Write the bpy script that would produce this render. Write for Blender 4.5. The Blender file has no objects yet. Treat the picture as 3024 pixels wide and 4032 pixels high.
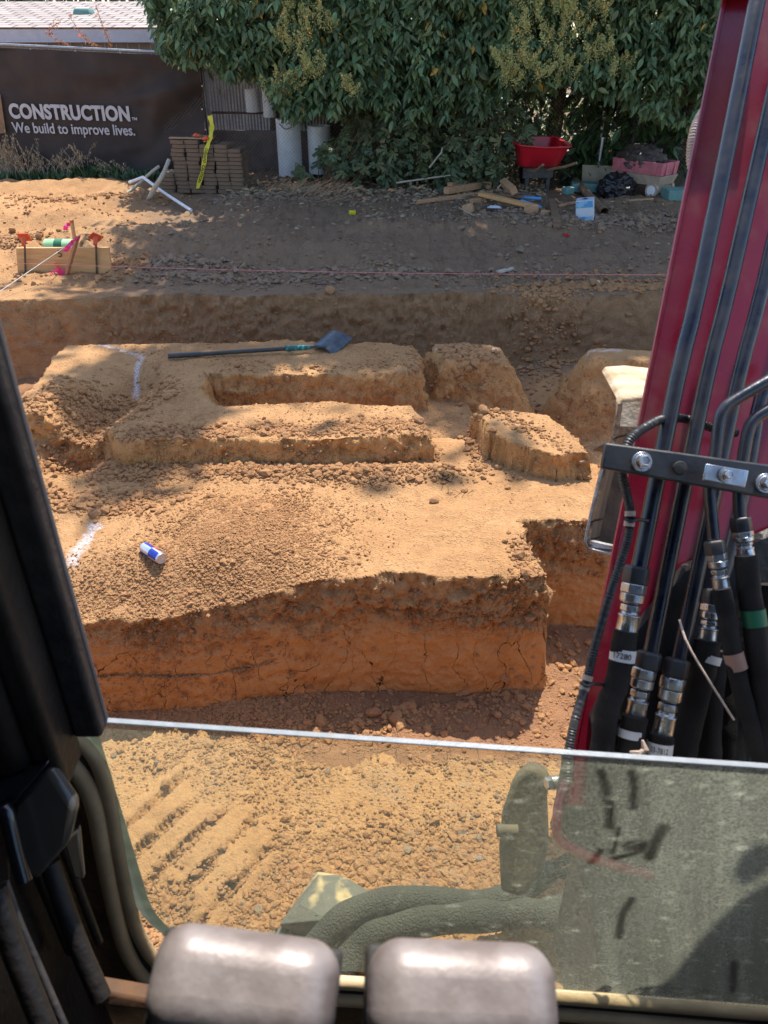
import bpy, bmesh, math, random
import numpy as np
from mathutils import Vector, Matrix, Euler
random.seed(7); rng = np.random.default_rng(7)
C = bpy.context.scene.collection
PI = math.pi
# ---------------------------------------------------------------- camera, world, sun
CAMH = 2.2; PITCH = math.radians(32.2); FPX = 3029.0
sc = bpy.context.scene
cam_d = bpy.data.cameras.new('camera'); cam = bpy.data.objects.new('camera', cam_d); C.objects.link(cam)
cam.location = (0, 0, CAMH); cam.rotation_euler = (PI/2-PITCH, 0, 0)
cam_d.sensor_fit = 'VERTICAL'; cam_d.sensor_height = 24.0; cam_d.lens = 24.0*FPX/4032
cam_d.clip_start = 0.02; cam_d.clip_end = 500
cam_d.dof.use_dof = True; cam_d.dof.focus_distance = 5.0; cam_d.dof.aperture_fstop = cam_d.lens/2.6
sc.camera = cam
SUN_EL = math.radians(62); SUN_AZ = math.radians(15)      # azimuth measured from +Y towards +X
w = bpy.data.worlds.new('World'); sc.world = w; w.use_nodes = True
nt = w.node_tree; bg = nt.nodes['Background']
sky = nt.nodes.new('ShaderNodeTexSky'); sky.sky_type = 'NISHITA'; sky.sun_disc = False
sky.sun_elevation = SUN_EL; sky.sun_rotation = SUN_AZ
nt.links.new(sky.outputs[0], bg.inputs[0]); bg.inputs[1].default_value = 0.15
sun_d = bpy.data.lights.new('sun', 'SUN'); sun_d.energy = 3.7; sun_d.angle = math.radians(0.53); sun_d.color = (1, .95, .86)
sun = bpy.data.objects.new('sun', sun_d); C.objects.link(sun)
SUNV = Vector((math.sin(SUN_AZ)*math.cos(SUN_EL), math.cos(SUN_AZ)*math.cos(SUN_EL), math.sin(SUN_EL)))
sun.rotation_euler = SUNV.to_track_quat('Z', 'Y').to_euler(); sun.location = SUNV*30
sc.view_settings.view_transform = 'Standard'; sc.view_settings.look = 'None'
sc.view_settings.exposure = 1.02; sc.view_settings.gamma = 1
try:
    sc.cycles.max_bounces = 7; sc.cycles.diffuse_bounces = 4; sc.cycles.transparent_max_bounces = 12
    sc.cycles.sample_clamp_indirect = 6; sc.cycles.use_denoising = True
except Exception: pass

# ---------------------------------------------------------------- survey helpers: sight lines to real positions
def ray(px, py):
    x = (px-1512)/FPX; y = -(py-2016)/FPX
    return Vector((x, math.cos(PITCH)+y*math.sin(PITCH), -math.sin(PITCH)+y*math.cos(PITCH)))
ORG = Vector((0, 0, CAMH))
def G(px, py, z=0.16):
    d = ray(px, py); return ORG+d*((z-CAMH)/d.z)
def CZ(px, py, Z): return ORG+ray(px, py)*Z          # at depth Z from the eye
def YP(px, py, y): d = ray(px, py); return ORG+d*(y/d.y)
FA, FB = 12.9, -.10                                  # fence line  y = FA + FB x
def FP(px, py, off=0.): d = ray(px, py); return ORG+d*((FA-off)/(d.y-FB*d.x))
def GL(px, py, off=0.): d = ray(px, py); return ORG+d*((.629-off)/(d.y+.0886*d.x))
FANG = math.atan(FB)

# ---------------------------------------------------------------- object helpers
def link(o, parent=None):
    C.objects.link(o)
    if parent is not None: o.parent = parent
    return o
def tag(o, label=None, cat=None, group=None, kind=None):
    if label: o['label'] = label
    if cat: o['category'] = cat
    if group: o['group'] = group
    if kind: o['kind'] = kind
    return o
def thing(name, loc, label, cat, group=None, rz=0):
    o = bpy.data.objects.new(name, None); o.location = loc; o.rotation_euler = (0, 0, rz); o.empty_display_size = .1
    link(o); return tag(o, label, cat, group)
def rot_from(d, up=Vector((0, 0, 1))):
    return Vector(d).to_track_quat('Z', 'Y').to_matrix()
class MB:
    def __init__(s): s.v = []; s.f = []; s.mi = []
    def add(s, vs, fs, m=0):
        b = len(s.v); s.v += [tuple(v) for v in vs]; s.f += [tuple(b+i for i in f) for f in fs]; s.mi += [m]*len(fs); return s
    def box(s, c, size, R=None, m=0, taper=1.0):
        hx, hy, hz = [q/2 for q in size]; vs = []
        for z in (-hz, hz):
            k = taper if z > 0 else 1
            for x, y in ((-hx, -hy), (hx, -hy), (hx, hy), (-hx, hy)): vs.append(Vector((x*k, y*k, z)))
        if R is not None: vs = [R @ v for v in vs]
        c = Vector(c); vs = [v+c for v in vs]
        return s.add(vs, [(3, 2, 1, 0), (4, 5, 6, 7), (0, 1, 5, 4), (1, 2, 6, 5), (2, 3, 7, 6), (3, 0, 4, 7)], m)
    def tube(s, pts, r, n=12, m=0, cap=True, rf=None, smooth=0, flat=1.0):
        pts = [Vector(p) for p in pts]
        if smooth: pts = catmull(pts, smooth)
        k = len(pts); L = [0]
        for i in range(1, k): L.append(L[-1]+(pts[i]-pts[i-1]).length)
        t = (pts[1]-pts[0]).normalized(); a = t.orthogonal().normalized(); vs = []
        for i in range(k):
            t2 = (pts[min(i+1, k-1)]-pts[max(i-1, 0)]).normalized()
            a = (a-t2*a.dot(t2)).normalized(); b = t2.cross(a)
            rr = r if not hasattr(r, '__len__') else r[min(i, len(r)-1)]
            if rf: rr = rr*rf(L[i]) if not isinstance(rr, tuple) else rr
            for j in range(n):
                th = 2*PI*j/n; vs.append(pts[i]+(a*math.cos(th)+b*math.sin(th)*flat)*rr)
        fs = [(i*n+j, i*n+(j+1) % n, (i+1)*n+(j+1) % n, (i+1)*n+j) for i in range(k-1) for j in range(n)]
        if cap: fs += [tuple(range(n))[::-1], tuple((k-1)*n+j for j in range(n))]
        return s.add(vs, fs, m)
    def lathe(s, prof, n=24, M=None, m=0, cap=True):   # prof: (r,z)
        vs = [];
        for r, z in prof:
            for j in range(n):
                th = 2*PI*j/n; v = Vector((r*math.cos(th), r*math.sin(th), z)); vs.append(M @ v if M is not None else v)
        k = len(prof); fs = [(i*n+j, i*n+(j+1) % n, (i+1)*n+(j+1) % n, (i+1)*n+j) for i in range(k-1) for j in range(n)]
        if cap: fs += [tuple(range(n))[::-1], tuple((k-1)*n+j for j in range(n))]
        return s.add(vs, fs, m)
    def prism(s, pts, d, m=0):                        # pts 3D polygon, extruded by vector d
        pts = [Vector(p) for p in pts]; d = Vector(d); n = len(pts)
        vs = pts+[p+d for p in pts]
        fs = [tuple(range(n))[::-1], tuple(range(n, 2*n))]+[(i, (i+1) % n, n+(i+1) % n, n+i) for i in range(n)]
        return s.add(vs, fs, m)
    def build(s, name, mats, parent=None, smooth=False, bevel=0, seg=2, recalc=True, sub=0):
        me = bpy.data.meshes.new(name); me.from_pydata(s.v, [], s.f)
        if not isinstance(mats, (list, tuple)): mats = [mats]
        for q in mats: me.materials.append(q)
        me.polygons.foreach_set('material_index', s.mi)
        if recalc:
            bm = bmesh.new(); bm.from_mesh(me); bmesh.ops.recalc_face_normals(bm, faces=bm.faces); bm.to_mesh(me); bm.free()
        if smooth:
            me.polygons.foreach_set('use_smooth', [True]*len(me.polygons))
            try: me.set_sharp_from_angle(angle=math.radians(38))
            except Exception: pass
        o = bpy.data.objects.new(name, me); link(o, parent)
        if bevel:
            b = o.modifiers.new('bevel', 'BEVEL'); b.width = bevel; b.segments = seg; b.limit_method = 'ANGLE'; b.harden_normals = False
            if not smooth: me.polygons.foreach_set('use_smooth', [True]*len(me.polygons)); me.set_sharp_from_angle(angle=math.radians(50))
        if sub:
            b = o.modifiers.new('sub', 'SUBSURF'); b.levels = sub; b.render_levels = sub
        me.update(); return o
def catmull(p, n):
    out = []; q = [p[0]*2-p[1]]+list(p)+[p[-1]*2-p[-2]]
    for i in range(1, len(q)-2):
        for k in range(n):
            t = k/n; a, b, c, d = q[i-1], q[i], q[i+1], q[i+2]
            out.append(.5*((2*b)+(c-a)*t+(2*a-5*b+4*c-d)*t*t+(3*b-a-3*c+d)*t**3))
    out.append(q[-2]); return out
def npmesh(name, V, Fq, mats, parent=None, smooth=False, matidx=None):
    V = np.asarray(V, dtype=np.float32); Fq = np.asarray(Fq, dtype=np.int32); k = Fq.shape[1]
    me = bpy.data.meshes.new(name); me.vertices.add(len(V)); me.vertices.foreach_set('co', V.ravel())
    me.loops.add(Fq.size); me.loops.foreach_set('vertex_index', Fq.ravel())
    me.polygons.add(len(Fq)); me.polygons.foreach_set('loop_start', np.arange(0, Fq.size, k, dtype=np.int32))
    try: me.polygons.foreach_set('loop_total', np.full(len(Fq), k, dtype=np.int32))
    except Exception: pass
    if not isinstance(mats, (list, tuple)): mats = [mats]
    for q in mats: me.materials.append(q)
    if matidx is not None: me.polygons.foreach_set('material_index', np.asarray(matidx, dtype=np.int32))
    me.polygons.foreach_set('use_smooth', np.full(len(Fq), bool(smooth)))
    me.update(calc_edges=True); me.validate()
    return link(bpy.data.objects.new(name, me), parent)
def text_mesh(txt, size, mat, name, parent, M, off=0., ext=.002, spacing=1.0, bend=None, width=None):
    cu = bpy.data.curves.new(name, 'FONT'); cu.body = txt; cu.size = size; cu.offset = off; cu.extrude = ext; cu.space_character = spacing
    t = bpy.data.objects.new(name, cu); C.objects.link(t); dg = bpy.context.evaluated_depsgraph_get(); dg.update()
    me = bpy.data.meshes.new_from_object(t.evaluated_get(dg)); C.objects.unlink(t); bpy.data.objects.remove(t)
    me.materials.clear(); me.materials.append(mat)
    if width:
        xs = [v.co.x for v in me.vertices]; k = width/(max(xs)-min(xs)); x0 = min(xs)
        for v in me.vertices: v.co.x = (v.co.x-x0)*k
    for v in me.vertices:
        v.co = bend(v.co) if bend else M @ v.co
    o = bpy.data.objects.new(name, me); return link(o, parent)

# ---------------------------------------------------------------- materials
def N(nt, t, **kw):
    n = nt.nodes.new(t)
    for k, v in kw.items():
        if k.startswith('i_'):
            key = k[2:]; n.inputs[int(key) if key.isdigit() else key].default_value = v
        else: setattr(n, k, v)
    return n
def mat(name, c1, c2=None, rough=.6, metal=0., scale=8., bump=.15, bscale=None, detail=6, spec=.5, coat=0., trans=None, dist=.01, lo=.35, hi=.65, rvar=0., sss=0):
    m = bpy.data.materials.new(name); m.use_nodes = True; nt = m.node_tree; p = nt.nodes['Principled BSDF']; L = nt.links.new
    if c2 is None: c2 = tuple(q*.8 for q in c1)
    tc = N(nt, 'ShaderNodeTexCoord'); nz = N(nt, 'ShaderNodeTexNoise'); nz.inputs['Scale'].default_value = scale; nz.inputs['Detail'].default_value = detail
    L(tc.outputs['Object'], nz.inputs['Vector'])
    mr = N(nt, 'ShaderNodeMapRange'); mr.inputs[1].default_value = lo; mr.inputs[2].default_value = hi; L(nz.outputs[0], mr.inputs[0])
    mx = N(nt, 'ShaderNodeMix', data_type='RGBA'); L(mr.outputs[0], mx.inputs[0])
    mx.inputs[6].default_value = (*c1, 1); mx.inputs[7].default_value = (*c2, 1); L(mx.outputs[2], p.inputs['Base Color'])
    p.inputs['Roughness'].default_value = rough; p.inputs['Metallic'].default_value = metal; p.inputs['Specular IOR Level'].default_value = spec
    if rvar:
        m2 = N(nt, 'ShaderNodeMapRange'); m2.inputs[1].default_value = .3; m2.inputs[2].default_value = .7; m2.inputs[3].default_value = rough-rvar; m2.inputs[4].default_value = rough+rvar
        L(nz.outputs[0], m2.inputs[0]); L(m2.outputs[0], p.inputs['Roughness'])
    if coat: p.inputs['Coat Weight'].default_value = coat; p.inputs['Coat Roughness'].default_value = .12
    if bump:
        n2 = N(nt, 'ShaderNodeTexNoise'); n2.inputs['Scale'].default_value = bscale or scale*4; n2.inputs['Detail'].default_value = 5
        L(tc.outputs['Object'], n2.inputs['Vector'])
        b = N(nt, 'ShaderNodeBump'); b.inputs['Strength'].default_value = bump; b.inputs['Distance'].default_value = dist
        L(n2.outputs[0], b.inputs['Height']); L(b.outputs[0], p.inputs['Normal'])
    if trans:
        out = nt.nodes['Material Output']; tr = N(nt, 'ShaderNodeBsdfTranslucent'); L(mx.outputs[2], tr.inputs[0])
        mh = N(nt, 'ShaderNodeMixShader'); mh.inputs[0].default_value = trans
        L(p.outputs[0], mh.inputs[1]); L(tr.outputs[0], mh.inputs[2]); L(mh.outputs[0], out.inputs[0])
    return m
def attr_var(m, amount=.5):
    """multiply base colour by a per-leaf attribute 'tint'"""
    nt = m.node_tree; p = nt.nodes['Principled BSDF']; L = nt.links.new
    src = p.inputs['Base Color'].links[0].from_socket
    a = N(nt, 'ShaderNodeAttribute', attribute_name='tint'); mx = N(nt, 'ShaderNodeMix', data_type='RGBA', blend_type='MULTIPLY'); mx.inputs[0].default_value = 1
    L(src, mx.inputs[6]); L(a.outputs['Color'], mx.inputs[7]); L(mx.outputs[2], p.inputs['Base Color'])
    for n in nt.nodes:
        if n.type == 'BSDF_TRANSLUCENT': L(mx.outputs[2], n.inputs[0])
    return m

def dirt_material(name='dirt', use_attr=True):
    m = bpy.data.materials.new(name); m.use_nodes = True; nt = m.node_tree; p = nt.nodes['Principled BSDF']; L = nt.links.new
    tc = N(nt, 'ShaderNodeTexCoord')
    def noise(s, d=6, r=.6, vec=None, dist=0.):
        n = N(nt, 'ShaderNodeTexNoise'); n.inputs['Scale'].default_value = s; n.inputs['Detail'].default_value = d; n.inputs['Roughness'].default_value = r; n.inputs['Distortion'].default_value = dist
        L(vec or tc.outputs['Object'], n.inputs['Vector']); return n.outputs[0]
    def ramp(x, a, b, c=0., d=1.):
        r = N(nt, 'ShaderNodeMapRange'); r.inputs[1].default_value = a; r.inputs[2].default_value = b; r.inputs[3].default_value = c; r.inputs[4].default_value = d; L(x, r.inputs[0]); return r.outputs[0]
    def mix(f, a, b, bt='MIX'):
        x = N(nt, 'ShaderNodeMix', data_type='RGBA', blend_type=bt)
        if isinstance(f, float): x.inputs[0].default_value = f
        else: L(f, x.inputs[0])
        for k, q in ((6, a), (7, b)):
            if isinstance(q, tuple): x.inputs[k].default_value = (*q, 1)
            else: L(q, x.inputs[k])
        return x.outputs[2]
    def math_(op, a, b):
        x = N(nt, 'ShaderNodeMath', operation=op)
        for k, q in ((0, a), (1, b)):
            if isinstance(q, (float, int)): x.inputs[k].default_value = q
            else: L(q, x.inputs[k])
        x.use_clamp = False; return x.outputs[0]
    def attr(n): return N(nt, 'ShaderNodeAttribute', attribute_name=n).outputs['Fac']
    n1 = ramp(noise(1.3, 5), .35, .65); n2 = ramp(noise(9, 8, .7), .3, .7); n3 = ramp(noise(60, 6, .7), .3, .7); n4 = noise(300, 3, .6)
    top = mix(n1, (.45, .228, .094), (.58, .325, .15)) if use_attr else mix(n1, (.36, .175, .08), (.47, .25, .115))  # loose clods get darker, redder earth to stand in for their shadows
    top = mix(math_('MULTIPLY', n2, .75), top, (.33, .16, .068))
    top = mix(math_('MULTIPLY', n3, .30), top, (.64, .41, .21))
    if use_attr:
        wall = mix(n2, (.66, .345, .14), (.53, .265, .102)); wall = mix(math_('MULTIPLY', n3, .3), wall, (.56, .25, .07))
        upper = mix(n2, (.48, .265, .12), (.37, .205, .10))
        col = mix(attr('wall'), top, wall); col = mix(attr('upper'), col, upper)
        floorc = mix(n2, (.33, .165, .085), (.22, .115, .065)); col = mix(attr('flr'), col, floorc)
        grey = mix(n2, (.25, .16, .10), (.165, .11, .075)); grey = mix(math_('MULTIPLY', n3, .35), grey, (.33, .24, .165)); col = mix(attr('grey'), col, grey)
        pn = ramp(noise(110, 5, .85), .42, .60); pa = math_('MULTIPLY', ramp(attr('paint'), .1, 1.0, 0., .9), pn)
        pcol = (.80, .83, .93)
        col = mix(pa, col, pcol)
        # drying cracks in the clay face
        wv = N(nt, 'ShaderNodeTexNoise'); wv.inputs['Scale'].default_value = 5; wv.inputs['Detail'].default_value = 4; L(tc.outputs['Object'], wv.inputs['Vector'])
        av = N(nt, 'ShaderNodeVectorMath', operation='MULTIPLY_ADD'); L(wv.outputs[1], av.inputs[0]); av.inputs[1].default_value = (.22, .22, .22); L(tc.outputs['Object'], av.inputs[2])
        sv = N(nt, 'ShaderNodeVectorMath', operation='MULTIPLY'); L(av.outputs[0], sv.inputs[0]); sv.inputs[1].default_value = (1.3, .8, .50)
        vo = N(nt, 'ShaderNodeTexVoronoi', feature='DISTANCE_TO_EDGE'); vo.inputs['Scale'].default_value = 4.6; L(sv.outputs[0], vo.inputs['Vector'])
        cw = ramp(noise(2.1, 3), .50, .72, .0, .012)
        cr = math_('SUBTRACT', vo.outputs['Distance'], cw); crack = ramp(cr, .0, .005, 1., 0.)
        cr2 = math_('MULTIPLY', crack, attr('crack'))
        col = mix(cr2, col, (.10, .045, .02))
    else:
        col = mix(attr('grey'), top, mix(n2, (.23, .16, .11), (.32, .25, .19)))
        col = mix(attr('red'), col, mix(n2, (.38, .17, .07), (.46, .25, .12)))
        cr2 = None
    L(col, p.inputs['Base Color']); p.inputs['Roughness'].default_value = .95; p.inputs['Specular IOR Level'].default_value = .15
    h = math_('ADD', math_('MULTIPLY', noise(35, 10, .68), 1.15), math_('MULTIPLY', noise(180, 6, .7), .35))
    if use_attr:
        vb = N(nt, 'ShaderNodeTexVoronoi', feature='F1'); vb.inputs['Scale'].default_value = 75; vb.inputs['Randomness'].default_value = 1; L(tc.outputs['Object'], vb.inputs['Vector'])
        peb = math_('MULTIPLY', ramp(vb.outputs['Distance'], .1, .5, 1., 0.), ramp(noise(6, 4), .40, .60, .10, .55)); peb = math_('MULTIPLY', peb, math_('SUBTRACT', 1.0, math_('MULTIPLY', attr('smooth'), .9)))
        h = math_('ADD', h, peb)
        h = math_('SUBTRACT', h, math_('MULTIPLY', cr2, 1.6))
    b = N(nt, 'ShaderNodeBump'); b.inputs['Strength'].default_value = .9; b.inputs['Distance'].default_value = .018
    L(h, b.inputs['Height']); L(b.outputs[0], p.inputs['Normal'])
    return m
M = {}
M['dirt'] = dirt_material('earth'); M['clod'] = dirt_material('clod_earth', False)
M['red_paint'] = mat('red_machine_paint', (.22, .006, .024), (.23, .05, .045), rough=.34, lo=.52, hi=.72, scale=14, bump=.06, bscale=160, dist=.002, spec=.5, coat=.3, rvar=.14, detail=12)
M['pipe'] = mat('painted_steel_pipe', (.012, .016, .030), (.040, .038, .042), rough=.33, scale=24, detail=12, bump=.05, coat=.25, rvar=.1)
M['black_steel'] = mat('black_bracket_paint', (.030, .030, .034), (.055, .052, .052), rough=.42, scale=22, bump=.06, rvar=.1)
M['zinc'] = mat('zinc_plated_steel', (.62, .63, .64), (.42, .42, .42), rough=.30, metal=.9, scale=40, bump=.08, rvar=.12)
M['corr'] = mat('black_corrugated_plastic', (.022, .022, .024), (.04, .038, .036), rough=.45, scale=50, bump=.1)
M['sleeve'] = mat('woven_black_sleeve', (.020, .018, .017), (.040, .034, .030), rough=.95, scale=14, bump=.5, bscale=420, dist=.003, spec=.2)
M['rubber'] = mat('black_rubber', (.02, .02, .02), (.035, .033, .03), rough=.7, scale=20, bump=.2)
M['white_tag'] = mat('white_tag', (.75, .75, .74), (.66, .65, .62), rough=.5, scale=60, bump=.05)
M['beige_tape'] = mat('beige_tape', (.55, .42, .33), (.45, .33, .25), rough=.7)
M['pink_tape'] = mat('faded_tape', (.42, .24, .18), (.33, .19, .14), rough=.7)
M['green_tape'] = mat('green_tape', (.02, .19, .08), (.015, .13, .06), rough=.5)
M['cab'] = mat('black_cab_plastic', (.012, .011, .011), (.030, .024, .020), rough=.5, scale=9, bump=.2, bscale=90, spec=.35, rvar=.12)
M['cab_edge'] = mat('dusty_rubber_seal', (.022, .020, .022), (.05, .044, .042), rough=.6, scale=25, bump=.2)
M['tan_trim'] = mat('dusty_tan_trim', (.62, .46, .27), (.48, .34, .19), rough=.6, scale=18, bump=.2, bscale=120, dist=.004)
M['grip'] = mat('worn_grey_pedal', (.33, .285, .275), (.17, .135, .125), rough=.5, metal=.2, scale=30, bump=.14, bscale=190, dist=.003, spec=.5, rvar=.14, detail=12)
M['bucket'] = mat('dusty_shaded_bucket_steel', (.17, .105, .06), (.085, .055, .036), rough=.8, scale=12, bump=.4)  # brown deepened to stand in for shade inside the bucket
M['worn'] = mat('worn_bare_steel', (.36, .34, .34), (.17, .14, .12), rough=.55, metal=.5, scale=30, bump=.2, rvar=.12)
M['swing'] = mat('dusty_cast_steel', (.075, .066, .045), (.14, .115, .07), rough=.8, scale=10, bump=.4, bscale=60)
M['rock'] = mat('grey_rock', (.125, .122, .10), (.46, .35, .18), rough=.95, scale=9, bump=.5, bscale=40, lo=.5, hi=.58)
M['spiral'] = mat('spiral_guard', (.46, .40, .34), (.34, .28, .24), rough=.6)
M['banner'] = mat('dark_banner_cloth', (.070, .052, .046), (.054, .043, .040), rough=.9, scale=3, bump=.35, bscale=300, dist=.004, spec=.2)
M['banner_txt'] = mat('grey_banner_print', (.50, .48, .50), (.44, .42, .45), rough=.8)
M['galv'] = mat('galvanised_steel', (.42, .42, .43), (.30, .30, .31), rough=.42, metal=.7, scale=30, bump=.05)
M['wire'] = mat('weathered_wire', (.40, .38, .38), (.25, .235, .22), rough=.5, metal=.5, scale=20, bump=0)
M['paver'] = mat('brown_concrete_paver', (.215, .14, .088), (.155, .10, .066), rough=.95, scale=14, bump=.5, bscale=90)
M['yellow'] = mat('yellow_tape', (.72, .62, .03), (.62, .52, .02), rough=.45)
M['ink'] = mat('black_ink', (.015, .015, .015), rough=.6)
M['orange'] = mat('orange_plastic', (.85, .15, .06), (.72, .11, .04), rough=.45, trans=.15)
M['pink'] = mat('pink_flagging', (.85, .05, .28), (.75, .04, .2), rough=.5, trans=.3)
M['wood_new'] = None
def wood(name, c1, c2, sc=(3, 40, 40), rough=.7):
    m = bpy.data.materials.new(name); m.use_nodes = True; nt = m.node_tree; p = nt.nodes['Principled BSDF']; L = nt.links.new
    tc = N(nt, 'ShaderNodeTexCoord'); mp = N(nt, 'ShaderNodeMapping'); mp.inputs['Scale'].default_value = sc; L(tc.outputs['Object'], mp.inputs[0])
    nz = N(nt, 'ShaderNodeTexNoise'); nz.inputs['Scale'].default_value = 1; nz.inputs['Detail'].default_value = 7; nz.inputs['Distortion'].default_value = .8; L(mp.outputs[0], nz.inputs['Vector'])
    cr = N(nt, 'ShaderNodeValToRGB'); cr.color_ramp.elements[0].position = .32; cr.color_ramp.elements[1].position = .68
    cr.color_ramp.elements[0].color = (*c2, 1); cr.color_ramp.elements[1].color = (*c1, 1); L(nz.outputs[0], cr.inputs[0]); L(cr.outputs[0], p.inputs['Base Color'])
    p.inputs['Roughness'].default_value = rough
    b = N(nt, 'ShaderNodeBump'); b.inputs['Strength'].default_value = .25; b.inputs['Distance'].default_value = .004; L(nz.outputs[0], b.inputs['Height']); L(b.outputs[0], p.inputs['Normal'])
    return m
M['wood_new'] = wood('new_pine', (.72, .42, .18), (.56, .28, .10))
M['wood_old'] = wood('old_wood', (.30, .19, .11), (.17, .10, .06))
M['wood_mid'] = wood('scrap_wood', (.58, .34, .18), (.38, .20, .10))
M['wood_pale'] = wood('pale_stick', (.50, .44, .35), (.34, .29, .22), sc=(20, 20, 4))
M['bark'] = wood('bark', (.10, .055, .035), (.045, .026, .018), sc=(12, 12, 3), rough=.9)
M['white_pvc'] = mat('white_pvc', (.82, .82, .84), (.70, .69, .70), rough=.5, scale=6)
M['leaf'] = attr_var(mat('privet_leaf', (.165, .24, .110), (.112, .172, .078), rough=.40, scale=3, bump=0, trans=.26, spec=.5))
M['leaf_fig'] = attr_var(mat('fig_leaf', (.16, .20, .10), (.115, .15, .075), rough=.6, scale=3, bump=0, trans=.22))
M['leaf_big'] = attr_var(mat('loquat_leaf', (.075, .125, .045), (.055, .095, .036), rough=.4, scale=3, bump=0, trans=.2))
M['leaf_lit'] = attr_var(mat('bright_leaf', (.16, .24, .03), (.11, .19, .025), rough=.5, scale=3, bump=0, trans=.35))
M['flower'] = attr_var(mat('yellow_green_blossom', (.62, .60, .26), (.50, .50, .19), rough=.8, scale=20, bump=0, trans=.3))
M['dry'] = attr_var(mat('dry_grass', (.42, .32, .20), (.32, .23, .14), rough=.9, scale=20, bump=0, trans=.15))
M['roof'] = None
M['siding'] = mat('grey_siding', (.30, .26, .26), (.26, .23, .23), rough=.8)
M['fascia'] = mat('white_fascia', (.62, .56, .60), (.55, .50, .53), rough=.6)
M['teal'] = mat('teal_foam', (.16, .30, .27), (.12, .24, .215), rough=.8, scale=10, bump=.2)
M['barrow'] = mat('red_plastic_tray', (.60, .012, .03), (.50, .010, .025), rough=.3, scale=5, bump=.03, spec=.6)
M['wagon_red'] = mat('faded_red_plastic', (.58, .17, .20), (.48, .13, .16), rough=.5, scale=10, bump=.1)
M['wagon_tan'] = mat('dirty_tan_plastic', (.44, .34, .25), (.35, .26, .19), rough=.6, scale=10, bump=.2)
M['bin'] = mat('dirty_beige_bin', (.46, .38, .27), (.34, .28, .20), rough=.6, scale=7, bump=.2)
M['tarp'] = mat('grey_brown_tarp', (.085, .066, .055), (.060, .048, .042), rough=.55, scale=7, bump=.4, bscale=22, dist=.02)
M['bag'] = mat('black_bin_bag', (.012, .012, .014), (.022, .022, .024), rough=.32, scale=9, bump=.7, bscale=16, dist=.03)
M['blue_pvc'] = mat('blue_pipe', (.12, .38, .72), (.09, .30, .6), rough=.4)
M['box_white'] = mat('white_card', (.62, .66, .72), (.54, .58, .64), rough=.6)
M['box_blue'] = mat('blue_card', (.10, .34, .60), (.30, .52, .70), rough=.55, scale=9, lo=.5, hi=.55)
M['card'] = mat('brown_cardboard', (.27, .165, .095), (.20, .12, .07), rough=.85, scale=12)
M['shovel'] = mat('dark_painted_shovel', (.026, .045, .068), (.06, .085, .115), rough=.35, scale=25, bump=.05)
M['shovel_teal'] = mat('teal_label_grip', (.03, .38, .33), (.02, .10, .10), rough=.5, scale=38, lo=.42, hi=.5)
M['string'] = mat('pink_mason_line', (.80, .25, .24), (.7, .2, .2), rough=.7, bump=0)
M['string_w'] = mat('white_mason_line', (.75, .68, .6), (.65, .6, .52), rough=.7, bump=0)
M['stake_steel'] = mat('dark_stake_steel', (.05, .045, .05), (.14, .07, .04), rough=.6, scale=20)
M['mint'] = mat('mint_green_plastic', (.45, .74, .36), (.36, .66, .32), rough=.4)
M['can_silver'] = mat('can_silver', (.66, .68, .74), (.55, .57, .65), rough=.3, metal=.7, bump=0)
M['can_blue'] = mat('can_blue', (.03, .06, .42), (.025, .05, .35), rough=.35, metal=.4, bump=0)
M['can_red'] = mat('can_red', (.60, .02, .03), rough=.4, bump=0)
M['mud_wall'] = mat('old_plank_wall', (.21, .155, .13), (.13, .095, .082), rough=.95, scale=5, bump=.7, bscale=12, dist=.03)
M['slat'] = mat('grey_metal_slat', (.72, .67, .69), (.50, .46, .47), rough=.6, scale=9)
M['dark'] = mat('dark_interior', (.012, .011, .010), rough=.9)
M['litter'] = mat('white_litter', (.62, .66, .66), (.5, .55, .55), rough=.7)
M['rope'] = mat('rope', (.05, .03, .02), rough=.9)
M['rust'] = mat('rusty_red_metal', (.12, .055, .05), (.08, .04, .035), rough=.8)
# shingled roof
def roof_mat():
    m = bpy.data.materials.new('shingles'); m.use_nodes = True; nt = m.node_tree; p = nt.nodes['Principled BSDF']; L = nt.links.new
    tc = N(nt, 'ShaderNodeTexCoord'); br = N(nt, 'ShaderNodeTexBrick'); br.inputs['Scale'].default_value = 1
    br.inputs['Brick Width'].default_value = .34; br.inputs['Row Height'].default_value = .30; br.inputs['Mortar Size'].default_value = .022
    br.inputs['Color1'].default_value = (.42, .355, .325, 1); br.inputs['Color2'].default_value = (.33, .275, .25, 1); br.inputs['Mortar'].default_value = (.12, .09, .085, 1)
    L(tc.outputs['Object'], br.inputs['Vector']); L(br.outputs[0], p.inputs['Base Color']); p.inputs['Roughness'].default_value = .95
    b = N(nt, 'ShaderNodeBump'); b.inputs['Strength'].default_value = .6; b.inputs['Distance'].default_value = .02; L(br.outputs[1], b.inputs['Height']); b.invert = True; L(b.outputs[0], p.inputs['Normal'])
    return m
M['roof'] = roof_mat()

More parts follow.
